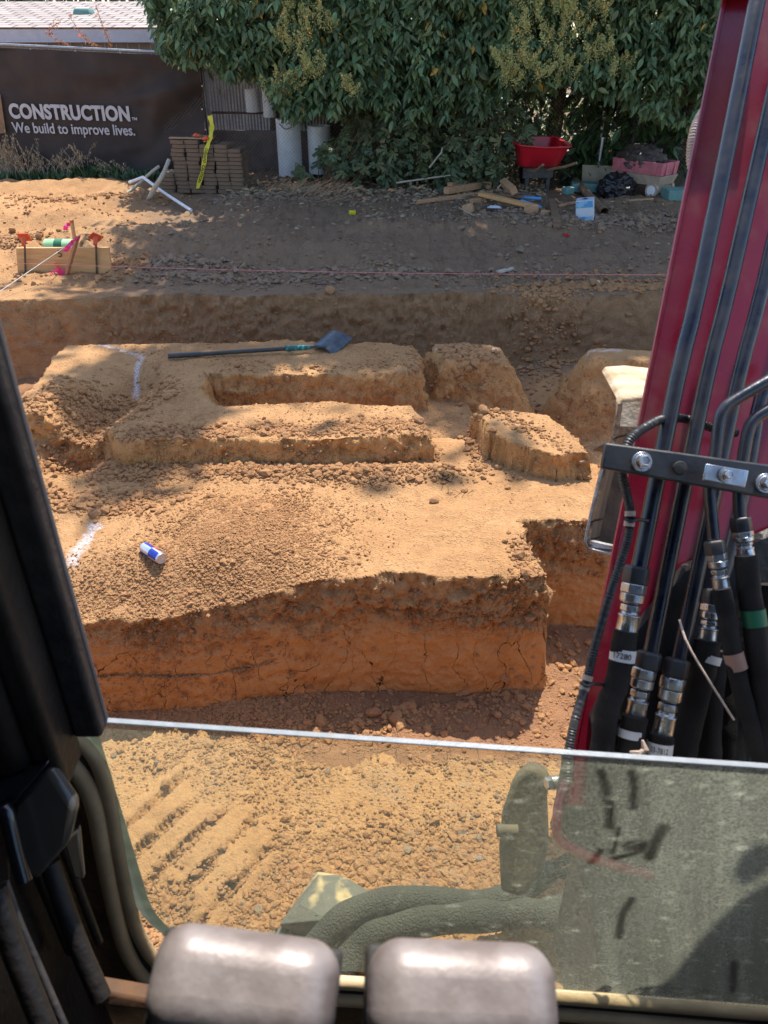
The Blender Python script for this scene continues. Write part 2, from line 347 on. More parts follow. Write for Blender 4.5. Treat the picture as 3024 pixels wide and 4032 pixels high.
# ---------------------------------------------------------------- numpy noise
_perm = rng.permutation(256); _perm = np.concatenate([_perm, _perm, _perm]); _gr = rng.uniform(-1, 1, 256)
def vnoise(x, y, z=None):
    if z is None: z = np.zeros_like(x)
    xi = np.floor(x).astype(int); yi = np.floor(y).astype(int); zi = np.floor(z).astype(int)
    xf = x-xi; yf = y-yi; zf = z-zi
    u = xf*xf*xf*(xf*(xf*6-15)+10); v = yf*yf*yf*(yf*(yf*6-15)+10); w_ = zf*zf*zf*(zf*(zf*6-15)+10)
    xi &= 255; yi &= 255; zi &= 255
    def g(a, b, c): return _gr[_perm[_perm[_perm[(a & 255)]+(b & 255)]+(c & 255)]]
    def lp(a, b, t): return a+(b-a)*t
    x00 = lp(g(xi, yi, zi), g(xi+1, yi, zi), u); x10 = lp(g(xi, yi+1, zi), g(xi+1, yi+1, zi), u)
    x01 = lp(g(xi, yi, zi+1), g(xi+1, yi, zi+1), u); x11 = lp(g(xi, yi+1, zi+1), g(xi+1, yi+1, zi+1), u)
    return lp(lp(x00, x10, v), lp(x01, x11, v), w_)
def fbm(x, y, z=None, o=4, g=.5):
    s = 0; a = 1; t = 0
    for k in range(o):
        s = s+a*vnoise(x*2**k+17.3*k, y*2**k+5.1*k, None if z is None else z*2**k+3.7*k); t += a; a *= g
    return s/t
def sstep(a, b, x): t = np.clip((x-a)/(b-a), 0, 1); return t*t*(3-2*t)
def sdpoly(x, y, P):
    P = [(p[0], p[1]) for p in P]; n = len(P); d = np.full(x.shape, 1e9); ins = np.zeros(x.shape, bool)
    for i in range(n):
        ax, ay = P[i]; bx, by = P[(i+1) % n]; ex, ey = bx-ax, by-ay
        t = np.clip(((x-ax)*ex+(y-ay)*ey)/(ex*ex+ey*ey), 0, 1); d = np.minimum(d, np.hypot(x-ax-t*ex, y-ay-t*ey))
        c = ((ay > y) != (by > y)) & (x < (bx-ax)*(y-ay)/((by-ay) if by != ay else 1e-9)+ax); ins ^= c
    return np.where(ins, d, -d)
def sdseg(x, y, pts):
    d = np.full(x.shape, 1e9)
    for (ax, ay), (bx, by) in zip(pts[:-1], pts[1:]):
        ex, ey = bx-ax, by-ay; t = np.clip(((x-ax)*ex+(y-ay)*ey)/(ex*ex+ey*ey+1e-12), 0, 1); d = np.minimum(d, np.hypot(x-ax-t*ex, y-ay-t*ey))
    return d
def pg(pts, z): return [tuple(G(a, b, z)[:2]) for a, b in pts]

# ---------------------------------------------------------------- TERRAIN
T = .16
far_poly = [(-30, 6.5), (-3.9, 6.62), (-3.37, 6.69), (-2.84, 6.77), (-2.35, 6.88), (-1.17, 6.88), (-.03, 6.92), (.9, 7.0), (1.35, 6.8), (1.8, 6.82), (2.53, 7.0), (30, 7.4), (30, 80), (-30, 80)]
blockA = [(-2.42, 5.66), (-1.0, 5.69), (.22, 5.64), (.27, 5.08), (-.4, 5.06), (-1.2, 5.02), (-1.20, 4.75), (-1.06, 4.54), (-.3, 4.57), (.20, 4.55), (.29, 4.28), (.31, 4.04), (-.5, 4.0), (-1.30, 3.98), (-1.55, 4.02), (-1.75, 4.25), (-2.2, 4.2), (-2.38, 4.5), (-2.42, 5.05)]
blockB = [(.36, 5.67), (.9, 5.62), (.94, 5.28), (.46, 5.30)]
blockC = [(.53, 4.48), (.80, 4.47), (1.04, 4.44), (1.19, 3.86), (.98, 3.86), (.62, 4.10)]
blockE = [(1.56, 5.60), (6, 5.6), (6, 5.34), (1.70, 5.36), (1.50, 5.40)]
left_blk = [(-8, 5.2), (-2.75, 5.1), (-2.7, 4.2), (-8, 4.2)]
plat = [(-9, 4.6), (-1.6, 4.5), (.2, 4.4), (1.10, 4.35), (1.32, 3.9), (1.66, 3.6), (6, 3.6), (6, 3.38), (.70, 3.40), (.74, 3.13), (.77, 3.0), (.76, 2.92), (.3, 2.93), (0, 2.93), (-.4, 2.89), (-.9, 2.80), (-1.5, 2.74), (-9, 2.5)]
chan = [(.15, 4.0), (.66, 4.0), (.62, 5.2), (.36, 5.66), (.16, 5.66)]
near = [(-30, 1.95), (-1.0, 1.91), (-.75, 1.92), (-.47, 1.90), (-.19, 1.83), (-.02, 1.87), (.53, 1.82), (2, 1.80), (30, 1.8), (30, -40), (-30, -40)]
paint_lines = [pg([(370, 1345), (470, 1372), (560, 1400), (535, 1440), (515, 1475)], .16), pg([(1675, 1392), (1710, 1372), (1800, 1366), (1960, 1368)], .16),
               pg([(2300, 1372), (2400, 1371), (2450, 1367)], .16), pg([(375, 2075), (330, 2140), (285, 2200)], 0.)]
paint_w = [.028, .022, .02, .045]
def fields(x, y, fine=True):
    ex = fbm(x*2.2, y*2.2, o=2, g=.3)*.05; e2 = fbm(x*11+9, y*11, o=3)*.010 if fine else 0
    jag = ex
    flo = np.where(True, -.68+sstep(3.6, 4.3, y)*.16+sstep(.9, 1.6, x)*sstep(3.3, 4.2, y)*.14, 0)+fbm(x*3, y*3, o=3)*.03
    z = flo.copy()
    wallm = np.zeros_like(x)
    for P, top, wd, cut in ((far_poly, T, .13, 1), (blockA, T, .13, 1), (blockB, T, .30, .9), (blockC, T, .10, .8), (blockE, T-.03, .30, 1), (left_blk, T-.05, .1, 1), (plat, 0., .055, .7), (chan, -.12, .2, 1), (near, 0., .10, 1)):
        sd = sdpoly(x, y, P)+jag*cut+(e2*.8 if wd > .06 and cut > .85 and P is not far_poly else 0); t = .25*sstep(-wd, .015, sd)+.75*np.clip((sd+wd)/(wd+.012), 0, 1)
        zz = flo+(top-flo)*t; z = np.maximum(z, zz)
    # pit between the two strips of the block: shallow floor
    sd = sdpoly(x, y, [(-1.2, 5.02), (.3, 5.08), (.3, 4.52), (-1.06, 4.54)]); z = np.maximum(z, np.where(sd > -.2, -.30, -9))
    # channel down the left part of block A, berm beside it
    d = sdseg(x, y, [(-1.72, 5.0), (-1.80, 4.5), (-1.95, 3.95)]); z -= np.exp(-(d/.16)**2)*.17*(z > -.1)
    d = sdseg(x, y, [(-2.12, 4.75), (-2.10, 4.2)]); z += np.exp(-(d/.13)**2)*.10
    d = sdseg(x, y, [(-1.98, 3.55), (-1.9, 3.75)]); z += np.exp(-(d/.16)**2)*.11
    # heap of loose crumbs running over the front lip
    d = sdseg(x, y, [(-.72, 3.35), (-.80, 3.0)]); z += np.exp(-(d/.28)**2)*.07*(y > 2.6)
    s = sstep(-.15, -.75, x)*sstep(3.15, 2.72, y)*(y > 2.3); lip = sstep(-.5, -.3, z); z -= s*.17*lip
    # ridge in front of the platform blocks
    d = sdseg(x, y, [(-1.4, 3.92), (.35, 3.90)]); z += np.exp(-(d/.09)**2)*.035
    # channel sides
    # far ground: mound before the banner, grader berms, wheel ruts
    fm = sstep(7.0, 7.5, y)
    yf = y-FA-FB*x
    z += fm*np.exp(-((yf+1.0)/.33)**2)*sstep(-3.3, -4.3, x)*.10
    z += fm*np.exp(-((y-9.4-.3*np.sin(x*1.2))/.35)**2)*sstep(-2.5, -3.6, x)*.16
    z += fm*np.exp(-(((x+2.2)**2/2.2)+((y-8.9)/.55)**2))*.16
    z += fm*np.exp(-(((x+1)**2/12)+((y-7.9)/.30)**2))*.05
    z += fm*np.exp(-(((x-1)**2/8)+((y-9.6)/.30)**2))*.05
    rut = np.sin((x*.9+y*.3)*2*PI/.17)*.5+.5
    z += fm*np.exp(-((y-8.35-(x+3)*.05)/.28)**2)*sstep(-2.4, -3.2, x)*(rut*.05-.03)
    z -= fm*sstep(-3.0, -1.6, x)*sstep(9.6, 9.25, y+.15*np.sin(x*1.7))*.06
    z -= fm*sstep(8.35, 8.05, y+.12*np.sin(x*1.3+1))*.05
    z += fm*np.exp(-((y-7.45-.05*np.sin(x*2))/.10)**2)*.035
    z += fm*fbm(x*1.1, y*1.6, o=4)*.09+fm*np.abs(fbm(x*5+3, y*7, o=3))*.07
    # surface undulation
    z += fbm(x*1.7+4, y*1.7, o=3)*.022
    # grouser prints on the near bank
    c, s_ = math.cos(math.radians(57)), math.sin(math.radians(57))
    u = (x+.62)*c+(y-1.50)*s_; v = -(x+.62)*s_+(y-1.50)*c
    cell = (v/.108+.04*np.sin(u*14)) % 1.; bar = sstep(.0, .14, cell)*sstep(.96, .80, cell)
    foot = sstep(.20, .14, np.abs(u+.05*np.sin(v*17)))*sstep(.30, .22, np.abs(v)); z += foot*(bar*.028-.012)
    u2 = u+.05
    z += fbm(x*26, y*26, o=3)*.0035 if fine else 0
    return z
def hz(x, y): return float(fields(np.array([float(x)]), np.array([float(y)]))[0])
def on(px, py, z0=T):
    p = G(px, py, z0)
    for _ in range(3): p = G(px, py, hz(p.x, p.y))
    return Vector((p.x, p.y, hz(p.x, p.y)))

def build_ground():
    xs = np.concatenate([np.linspace(-40, -9, 16)[:-1], np.arange(-9, -4.5, .08), np.arange(-4.5, -2.6, .03), np.arange(-2.6, 1.9, .0105), np.arange(1.9, 4.6, .03), np.arange(4.6, 9, .1), np.linspace(9, 40, 16)])
    NR = 900; sy = np.concatenate([np.linspace(-3, .9, 20)[:-1], np.arange(.9, 9, .008), np.arange(9, 16, .03), np.linspace(16, 70, 50)])
    X, S = np.meshgrid(xs, sy, indexing='ij')
    Zc = fields(X, S, fine=False)
    # smoothed density of rows along each column (close rows on steep faces)
    dz = np.abs(np.diff(Zc, axis=1)); dy = np.diff(S, axis=1)
    k = 5; pad = np.pad(dz, ((k, k), (0, 0)), mode='edge'); dz = sum(pad[i:i+dz.shape[0]] for i in range(2*k+1))/(2*k+1)
    kx = 22; c_ = np.cumsum(np.pad(dz, ((kx+1, kx), (0, 0)), mode='edge'), axis=0); dz = (c_[2*kx+1:]-c_[:-2*kx-1])/(2*kx+1)
    wgt = 1/np.maximum(.9, (S[:, 1:]))**1.0*np.where(S[:, 1:] > 7.3, .45, 1)*np.where(S[:, 1:] > 14, .3, 1)*np.where(S[:, 1:] < .9, .3, 1)
    ds = (dy+2.2*dz)*wgt; cum = np.concatenate([np.zeros((len(xs), 1)), np.cumsum(ds, axis=1)], axis=1); cum /= cum[:, -1:]
    tt = np.linspace(0, 1, NR); Yg = np.stack([np.interp(tt, cum[i], sy) for i in range(len(xs))])
    Xg = np.repeat(xs[:, None], NR, axis=1)
    Z = fields(Xg, Yg)
    P = np.stack([Xg, Yg, Z], -1)
    # displaced along the normal: lumps on the cut faces
    du = np.gradient(P, axis=0); dv = np.gradient(P, axis=1); n = np.cross(du, dv); n /= np.linalg.norm(n, axis=-1, keepdims=True)+1e-9
    steep = sstep(.75, .35, n[..., 2]); x, y, z = P[..., 0], P[..., 1], P[..., 2]
    upper = sstep(-.42, -.15, z+.08*fbm(x*2, y*2, z*2, o=2)); a = fbm(x*6, y*6, z*13, o=5, g=.62); b = fbm(x*24, y*24, z*24, o=3, g=.6)
    inb = sstep(7.6, 7.2, y)
    a2 = 1-2*np.abs(fbm(x*13, y*13, z*17, o=4, g=.6))*1.6
    blk = sstep(3.6, 3.9, y)*sstep(6.4, 6.1, y); amp = inb*(steep*(.012+(.026-.014*blk)*upper)*(1-.35*sstep(6.3, 6.6, y))+.006); c3 = vnoise(x*55, y*55, z*55)
    P = P+n*(a*amp+a2*amp*.30*steep+b*(amp*.8)+c3*.0045*steep*upper*inb)[..., None]
    # chunks broken out of the lip
    ch = np.clip(fbm(x*9+5, y*9, z*9, o=2)-.12, 0, 1)*steep*upper*inb*.07; P = P-n*ch[..., None]
    # erosion ledges
    led = np.sin(z*60+6*fbm(x*3, y*3, o=2))*.004*steep*upper; P = P+n*led[..., None]
    nx, ny = Xg.shape; I = np.arange(nx*ny).reshape(nx, ny)
    Fq = np.stack([I[:-1, :-1], I[1:, :-1], I[1:, 1:], I[:-1, 1:]], -1).reshape(-1, 4)
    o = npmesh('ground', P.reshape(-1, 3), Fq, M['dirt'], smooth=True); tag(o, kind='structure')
    def at(nm, val):
        A = o.data.attributes.new(nm, 'FLOAT', 'POINT'); A.data.foreach_set('value', np.clip(val, 0, 1).astype(np.float32).ravel())
    nz = fbm(x*4, y*4, z*4, o=3); z0 = P[..., 2]
    farm = sstep(6.3, 6.6, y)
    lower = sstep(.0, -.25, z0+nz*.12)
    at('wall', steep*np.where(y > 3.6, .95, .60+.40*lower)*(1-.5*farm))
    at('upper', steep*sstep(-.50, -.12, z0+nz*.35)*.62*(y < 3.6)+steep*farm*.9)
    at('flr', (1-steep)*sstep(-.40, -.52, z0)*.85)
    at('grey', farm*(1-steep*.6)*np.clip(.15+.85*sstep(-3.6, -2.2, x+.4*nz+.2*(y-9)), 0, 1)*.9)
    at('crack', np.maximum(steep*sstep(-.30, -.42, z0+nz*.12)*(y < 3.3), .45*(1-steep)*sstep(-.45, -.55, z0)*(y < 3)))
    pt = np.zeros_like(x)
    for L_, w_ in zip(paint_lines, paint_w): pt = np.maximum(pt, sstep(w_*1.1, w_*.2, sdseg(x, y, L_)+fbm(x*30, y*30, o=2)*w_*.5))
    c_, s_ = math.cos(math.radians(57)), math.sin(math.radians(57)); u_ = (x+.62)*c_+(y-1.50)*s_; v_ = -(x+.62)*s_+(y-1.50)*c_; cl = (v_/.108+.04*np.sin(u_*14)) % 1.
    padm = sstep(.20, .15, np.abs(u_+.05*np.sin(v_*17)))*sstep(.29, .24, np.abs(v_))*sstep(.05, .14, cl)*sstep(.92, .84, cl)
    at('smooth', np.maximum(steep*sstep(-.25, -.40, z0+nz*.1)*(y < 3.6), padm))
    at('paint', pt*(steep < .5))
    # where loose crumbs can cling to the cut faces
    w_ = (steep*upper*((z0 > -.42) & (z0 < .12) & (x > -2.6) & (x < 1.8) & (y < 7.1))*np.clip(.4+.5*(y > 3.6)+fbm(x*3, y*3, z*5, o=2)*1.6, 0, 1)/np.maximum(y, 1)**1.0).ravel(); w_ /= w_.sum()
    k = rng.choice(len(w_), 17000, p=w_); Q = P.reshape(-1, 3)[k]
    return o, Q
ground, CLING = build_ground()

# ---- loose clods and gravel
def ico():
    t = (1+5**.5)/2; v = np.array([(-1, t, 0), (1, t, 0), (-1, -t, 0), (1, -t, 0), (0, -1, t), (0, 1, t), (0, -1, -t), (0, 1, -t), (t, 0, -1), (t, 0, 1), (-t, 0, -1), (-t, 0, 1)], float); v /= np.linalg.norm(v[0])
    f = np.array([(0, 11, 5), (0, 5, 1), (0, 1, 7), (0, 7, 10), (0, 10, 11), (1, 5, 9), (5, 11, 4), (11, 10, 2), (10, 7, 6), (7, 1, 8), (3, 9, 4), (3, 4, 2), (3, 2, 6), (3, 6, 8), (3, 8, 9), (4, 9, 5), (2, 4, 11), (6, 2, 10), (8, 6, 7), (9, 8, 1)]); return v, f
def ico2():
    v, f = ico(); v = list(map(tuple, v)); cache = {}; nf = []
    def mid(a, b):
        k = (min(a, b), max(a, b))
        if k not in cache: q = np.array(v[a])+np.array(v[b]); q /= np.linalg.norm(q); v.append(tuple(q)); cache[k] = len(v)-1
        return cache[k]
    for a, b, c in f: ab, bc, ca = mid(a, b), mid(b, c), mid(c, a); nf += [(a, ab, ca), (b, bc, ab), (c, ca, bc), (ab, bc, ca)]
    return np.array(v), np.array(nf)
def clods(name, x, y, r, material, big=False, grey=None, red=None, sink=.25, flat=.7, z=None):
    V, F = ico2() if big else ico(); n = len(x); nv = len(V)
    z = fields(x, y) if z is None else z; ax = rng.normal(size=(n, 3)); ax /= np.linalg.norm(ax, axis=1, keepdims=True)
    # anisotropic + per-vertex jitter
    S = V[None]*(1+rng.uniform(-.28, .28, (n, nv, 1)))*rng.uniform(.65, 1.25, (n, 1, 3))*r[:, None, None]
    th = rng.uniform(0, 2*PI, n); K = np.zeros((n, 3, 3)); K[:, 0, 1] = -ax[:, 2]; K[:, 0, 2] = ax[:, 1]; K[:, 1, 0] = ax[:, 2]; K[:, 1, 2] = -ax[:, 0]; K[:, 2, 0] = -ax[:, 1]; K[:, 2, 1] = ax[:, 0]
    R = np.eye(3)+np.sin(th)[:, None, None]*K+(1-np.cos(th))[:, None, None]*(K@K)
    S = np.einsum('nij,nkj->nki', R, S); S[..., 2] *= flat
    S += np.stack([x, y, z+r*(flat-sink)*.6], -1)[:, None, :]
    Fq = (F[None]+(np.arange(n)*nv)[:, None, None]).reshape(-1, 3)
    o = npmesh(name, S.reshape(-1, 3), Fq, material, smooth=False)
    for nm, val in (('grey', grey), ('red', red)):
        A = o.data.attributes.new(nm, 'FLOAT', 'POINT'); vv = np.zeros(n) if val is None else val
        A.data.foreach_set('value', np.repeat(vv, nv).astype(np.float32))
    return o
def patch(px, py, sx, sy, n, z0=0.):       # gaussian patch given by survey position and metric spread
    c = G(px, py, z0); return c.x+rng.normal(size=n)*sx, c.y+rng.normal(size=n)*sy
def scatter():
    X = []; Y = []; R = []
    def add(x, y, r0, sg=.45): X.append(x); Y.append(y); R.append(r0*np.exp(rng.normal(size=len(x))*sg))
    # general crumbs over the platform and blocks
    n = 26000; x = rng.uniform(-2.7, 1.9, n); y = rng.uniform(2.6, 5.8, n); k = fbm(x*2.5, y*2.5, o=3)+rng.uniform(-.4, .4, n) > .0+.30*sstep(-.5, .2, x)*(y < 3.9); add(x[k], y[k], .0031)
    # the loose heap
    for q in ((980, 2130, .24, .17, 7500), (800, 2250, .30, .13, 6500), (1080, 2020, .22, .15, 1800), (560, 2420, .34, .11, 8000), (900, 2330, .25, .08, 4000), (330, 2350, .18, .16, 1800)): add(*patch(*q), .0046, .38)
    for q in ((1000, 1870, .48, .05, 1300), (1400, 1880, .35, .06, 900), (560, 1870, .25, .08, 500), (430, 2000, .16, .07, 420), (300, 1990, .14, .05, 300), (600, 1960, .15, .04, 260)): add(*patch(*q), .0082, .5)
    for q in ((520, 1545, .12, .16, 420), (430, 1590, .1, .12, 260), (260, 1620, .12, .25, 700), (230, 1700, .15, .15, 500)): add(*patch(*q, .16), .0115, .45)
    # along the strips' lips
    for a, b, n in (((520, 1740), (1720, 1735), 900), ((540, 1760), (1700, 1700), 900), ((1840, 1620), (1900, 1790), 260), ((1900, 1640), (2230, 1790), 200), ((1640, 1400), (1660, 1480), 120), ((860, 1480), (1640, 1475), 160), ((330, 2520), (2140, 2250), 900), ((2040, 2080), (2150, 2300), 220)):
        A = G(*a, .1); B = G(*b, .1); t = rng.uniform(0, 1, n); add(A.x+(B.x-A.x)*t+rng.normal(size=n)*.035, A.y+(B.y-A.y)*t+rng.normal(size=n)*.05, .0085, .5)
    # trench floors
    n = 1000; x = rng.uniform(-1.8, 1.8, n); y = rng.uniform(2.0, 2.9, n); add(x, y, .0055, .65)
    n = 900; x = rng.uniform(.6, 1.6, n); y = rng.uniform(2.1, 3.3, n); add(x, y, .010, .5)
    n = 1500; x = rng.uniform(-2.5, 3, n); y = rng.uniform(5.7, 6.8, n); add(x, y, .015, .5)
    for q in ((1830, 1570, .1, .12, 260), (2400, 1250, .45, .18, 1500), (2150, 1330, .2, .15, 350)): add(*patch(*q, -.2), .018, .4)
    x = np.concatenate(X); y = np.concatenate(Y); r = np.clip(np.concatenate(R), .002, .034)
    o = clods('soil_clods', x, y, r, M['clod'], red=(rng.uniform(0, 1, len(x)) < .45)*rng.uniform(.2, .8, len(x))); tag(o, 'loose reddish clods and crumbs strewn over the dug footing blocks', 'soil clods', kind='stuff')
    r = np.clip(.0042*np.exp(rng.normal(size=len(CLING))*.62), .0018, .024); o = clods('clinging_clods', CLING[:, 0], CLING[:, 1]-r*.2, r, M['clod'], red=rng.uniform(.1, .8, len(r)), z=CLING[:, 2]-r*.2, flat=.9)
    tag(o, 'crumbs clinging to the upper edge of the cut trench faces', 'soil clods', kind='stuff')
    # near bank under the window
    X.clear(); Y.clear(); R.clear()
    n = 15000; x = rng.uniform(-1.3, 1.2, n); y = rng.uniform(.95, 1.92, n)
    c, s_ = math.cos(math.radians(57)), math.sin(math.radians(57)); u = (x+.62)*c+(y-1.50)*s_; v = -(x+.62)*s_+(y-1.50)*c
    pad = (np.abs(u) < .17) & (np.abs(v) < .27) & (((v/.108) % 1) < .84) & (((v/.108) % 1) > .06); k = (~pad) & (fbm(x*3, y*3, o=2)+rng.uniform(-.5, .5, n) > -.12); add(x[k], y[k], .0030, .5)
    for q in ((1500, 3400, .35, .08, 2600), (1800, 3450, .22, .10, 2600), (700, 3560, .25, .06, 1700), (1000, 3500, .2, .08, 900), (1200, 2980, .5, .05, 1500)): add(*patch(*q), .0048, .5)
    for q in ((1850, 3480, .18, .07, 260), (1600, 3430, .2, .06, 150)): add(*patch(*q), .010, .35)
    x = np.concatenate(X); y = np.concatenate(Y); r = np.clip(np.concatenate(R), .0015, .018); u = (x+.62)*c+(y-1.50)*s_; v = -(x+.62)*s_+(y-1.50)*c; cl = (v/.108+.04*np.sin(u*14)) % 1
    pad = (np.abs(u+.05*np.sin(v*17)) < .17) & (np.abs(v) < .26) & (cl > .10) & (cl < .86) & (rng.uniform(0, 1, len(x)) < .94); k = (y < 2.0) & ~pad; x, y, r = x[k], y[k], r[k]
    o = clods('bank_gravel', x, y, r, M['clod'], grey=(rng.uniform(0, 1, len(x)) < .05)*.8, red=(rng.uniform(0, 1, len(x)) < .3)*.5); tag(o, 'fine gravel and crumbs on the bank below the cab window', 'gravel', kind='stuff')
    # far ground
    X.clear(); Y.clear(); R.clear()
    n = 9000; x = rng.uniform(-6, 4.5, n); y = rng.uniform(7, 11.8, n); k = fbm(x*1.2, y*1.6, o=3)+rng.uniform(-.5, .5, n) > .05; add(x[k], y[k], .011, .5)
    for q in ((640, 1040, .45, .08, 900), (850, 1090, .5, .07, 600), (1500, 1060, .9, .12, 900), (330, 790, .5, .1, 500), (2400, 870, .9, .3, 4500), (1300, 790, 1.2, .15, 900), (60, 970, .15, .2, 300)): add(*patch(*q, .16), .0135, .5)
    x = np.concatenate(X); y = np.concatenate(Y); r = np.clip(np.concatenate(R), .003, .05); k = y > 6.95; x, y, r = x[k], y[k], r[k]
    o = clods('yard_gravel', x, y, r, M['clod'], grey=np.where(x > -2.4, .6+.4*rng.uniform(0, 1, len(x)), .15*rng.uniform(0, 1, len(x)))); tag(o, 'stones and crumbs strewn over the graded yard before the fence', 'gravel', kind='stuff')
scatter()
# larger stones that can be told apart
def rocks():
    spots = [((380, 2030), .030, 'squarish clod at the head of the short white paint mark', 0), ((340, 1890+80), .03, 'rounded clod topping the small pile left of the can', 0),
             ((1650, 1660), .032, 'paired dark clods on the near strip corner', T), ((1710, 2060-85), .024, 'single upright clod in the middle of the front platform', 0),
             ((1900, 1620), .035, 'broken clod on the rim of the small block', T), ((1560, 2830), .034, 'smooth oval stone on the shaded trench floor', -.68),
             ((1470, 2810), .03, 'flat stone beside the oval stone on the trench floor', -.68), ((1300, 1150), .05, 'flat reddish lump on the lip of the far trench', T), ((1830, 2730), .024, 'small stone on the trench floor near the right corner', -.68)]
    for (p, r, lab, z0) in spots:
        q = on(*p, z0); V, F = ico2(); V = V*(1+rng.uniform(-.16, .16, (len(V), 1)))*np.array([1.25, .9, .75])*r
        o = npmesh('stone', V, F, M['clod']); o.location = q+Vector((0, 0, r*.35)); o.rotation_euler = (0, 0, random.uniform(0, 3)); tag(o, lab, 'stone')
        for nm in ('grey', 'red'):
            A = o.data.attributes.new(nm, 'FLOAT', 'POINT'); A.data.foreach_set('value', np.full(len(V), .2 if nm == 'grey' else .4, dtype=np.float32))
rocks()
#==PART2==
# ---------------------------------------------------------------- SMALL THINGS ON THE DIG
def small_things():
    # drink can
    A = on(560, 2160, 0); B = on(650, 2238, 0); d = (B-A); d.z = 0; d.normalize(); Lc = .155; r = .029
    root = thing('drink_can', (A+B)/2+Vector((0, 0, r+.003)), 'slim blue and silver drink can lying on the loose soil', 'can')
    Mx = Vector(d).to_track_quat('Z', 'Y').to_matrix()
    def W(rv, z): return [(rr, zz-Lc/2) for rr, zz in rv]
    mb = MB(); n = 32; prof = [(.020, .003), (.022, 0), (.025, .004), (r, .013), (r, .145), (.0265, .152), (.0265, .155), (.0235, .155), (.023, .152)]
    mb.lathe([(a, b-Lc/2) for a, b in prof], n, Mx)
    o = mb.build('can_body', [M['can_silver'], M['can_blue']], root, smooth=True)
    # diagonal blue fields
    me = o.data
    mb = MB(); rr = r+.0004
    def strip(z0, z1, t0, t1, m):
        k = 14; vs = []; fs = []
        for i in range(k+1):
            t = t0+(t1-t0)*i/k
            for z in (z0+.0*i, z1): vs.append(Mx @ Vector((rr*math.cos(t), rr*math.sin(t), z+.012*(1 if 0 < i < k else 0)*0-Lc/2)))
        for i in range(k): fs.append((2*i, 2*i+1, 2*i+3, 2*i+2))
        mb.add(vs, fs, m)
    for t0 in (0, PI/2, PI, 1.5*PI):
        a = (int(t0/(PI/2)) % 2); strip((.014, .080)[a], (.078, .144)[a], t0, t0+PI/2, 0)
    mb.build('blue_panel', M['can_blue'], root, recalc=False)
    up = None
    for t0 in (0.3, PI+.3):
        def bend(c, t0=t0):
            t = t0+PI/4-c.y/r*1.0; R_ = r+.0012+c.z
            return Mx @ Vector((R_*math.cos(t), R_*math.sin(t), c.x-Lc/2+.045))
        text_mesh('Red Bull', .026, M['can_red'], 'red_lettering', root, None, off=.0006, ext=.0003, bend=bend, width=.075)
    # shovel
    A = on(665, 1418); E_ = on(1240, 1388); Bn = on(1385, 1350); A.z += .03; E_.z += .045
    root = thing('shovel', A, 'long handled square shovel lying on the far strip of the block', 'shovel')
    S0 = A-Vector(A); u = (E_-A); L_ = u.length; mid = u*.52
    MB().tube([u*0, u*.22], .019, 14).tube([u*.22, u*.84], .0155, 14).build('handle', M['black_steel'], root, smooth=True)
    MB().tube([u*.80, u*.90, u*.965], [.021, .021, .0165], 14).build('teal_collar', M['shovel_teal'], root, smooth=True)
    tip = (Bn-A); tip.z += .07
    ud = u.normalized(); sd = ud.cross(Vector((0, 0, 1))).normalized()
    MB().tube([u*.96, u*1.0+Vector((0, 0, .004)), u+ud*.05+Vector((0, 0, -.004)), u+ud*.09+Vector((0, 0, -.004))], [.0165, .016, .014, .010], 12, smooth=4).build('socket', M['shovel'], root, smooth=True)
    bl = MB(); base = u+ud*.055+Vector((0, 0, -.008)); nu, nv = 10, 10; vs = []
    up = (tip-base).normalized(); 
    lat = ud.cross(Vector((0, 0, 1))).normalized()*-1
    ax = (tip-base); ax = Vector((ax.x*1.0, ax.y*.9, .03)).normalized(); lat = (Vector((0, 0, 1)).cross(ax)).normalized()*.9+Vector((0, 0, .10))
    lat.normalize(); nn = ax.cross(lat)
    for lay in (0, .003):
        for i in range(nu+1):
            for j in range(nv+1):
                a = i/nu; b = j/nv-.5; wd = .205*(1 if a > .12 else .8+a*1.6)
                vs.append(base+ax*(.25*a)+lat*(b*wd)+nn*(-(abs(b)*2)**3*.035*(1-a*.4)+.02*a+lay))
    q = (nu+1)*(nv+1); fs = []
    for l in (0, 1):
        for i in range(nu):
            for j in range(nv):
                f = [l*q+i*(nv+1)+j, l*q+(i+1)*(nv+1)+j, l*q+(i+1)*(nv+1)+j+1, l*q+i*(nv+1)+j+1]; fs.append(tuple(f if l else f[::-1]))
    ring = [i*(nv+1) for i in range(nu+1)]+[nu*(nv+1)+j for j in range(1, nv+1)]+[i*(nv+1)+nv for i in range(nu-1, -1, -1)]+[j for j in range(nv-1, 0, -1)]
    for i in range(len(ring)): a, b = ring[i], ring[(i+1) % len(ring)]; fs.append((a, b, b+q, a+q))
    bl.add(vs, fs); bl.build('blade', M['shovel'], root, smooth=True)
    # layout board with stakes
    D = 7.62; a0 = YP(70, 1078, D); b0 = YP(438, 1078, D-.02); a1 = YP(62, 977, D+.02); b1 = YP(428, 975, D)
    root = thing('layout_board', (a0+b0)/2, 'pine layout board numbered 5 held upright between two capped steel stakes', 'board')
    o0 = (a0+b0)/2; P_ = [p-o0 for p in (a0, b0, b1, a1)]
    MB().prism(P_, (0, .038, 0)).build('plank', M['wood_new'], root, bevel=.003)
    f5 = YP(228, 1012, D-.012)-o0
    text_mesh('5', .095, M['ink'], 'number', root, Matrix.Translation(f5) @ Matrix.Rotation(PI/2, 4, 'X'), off=.0, ext=.0008)
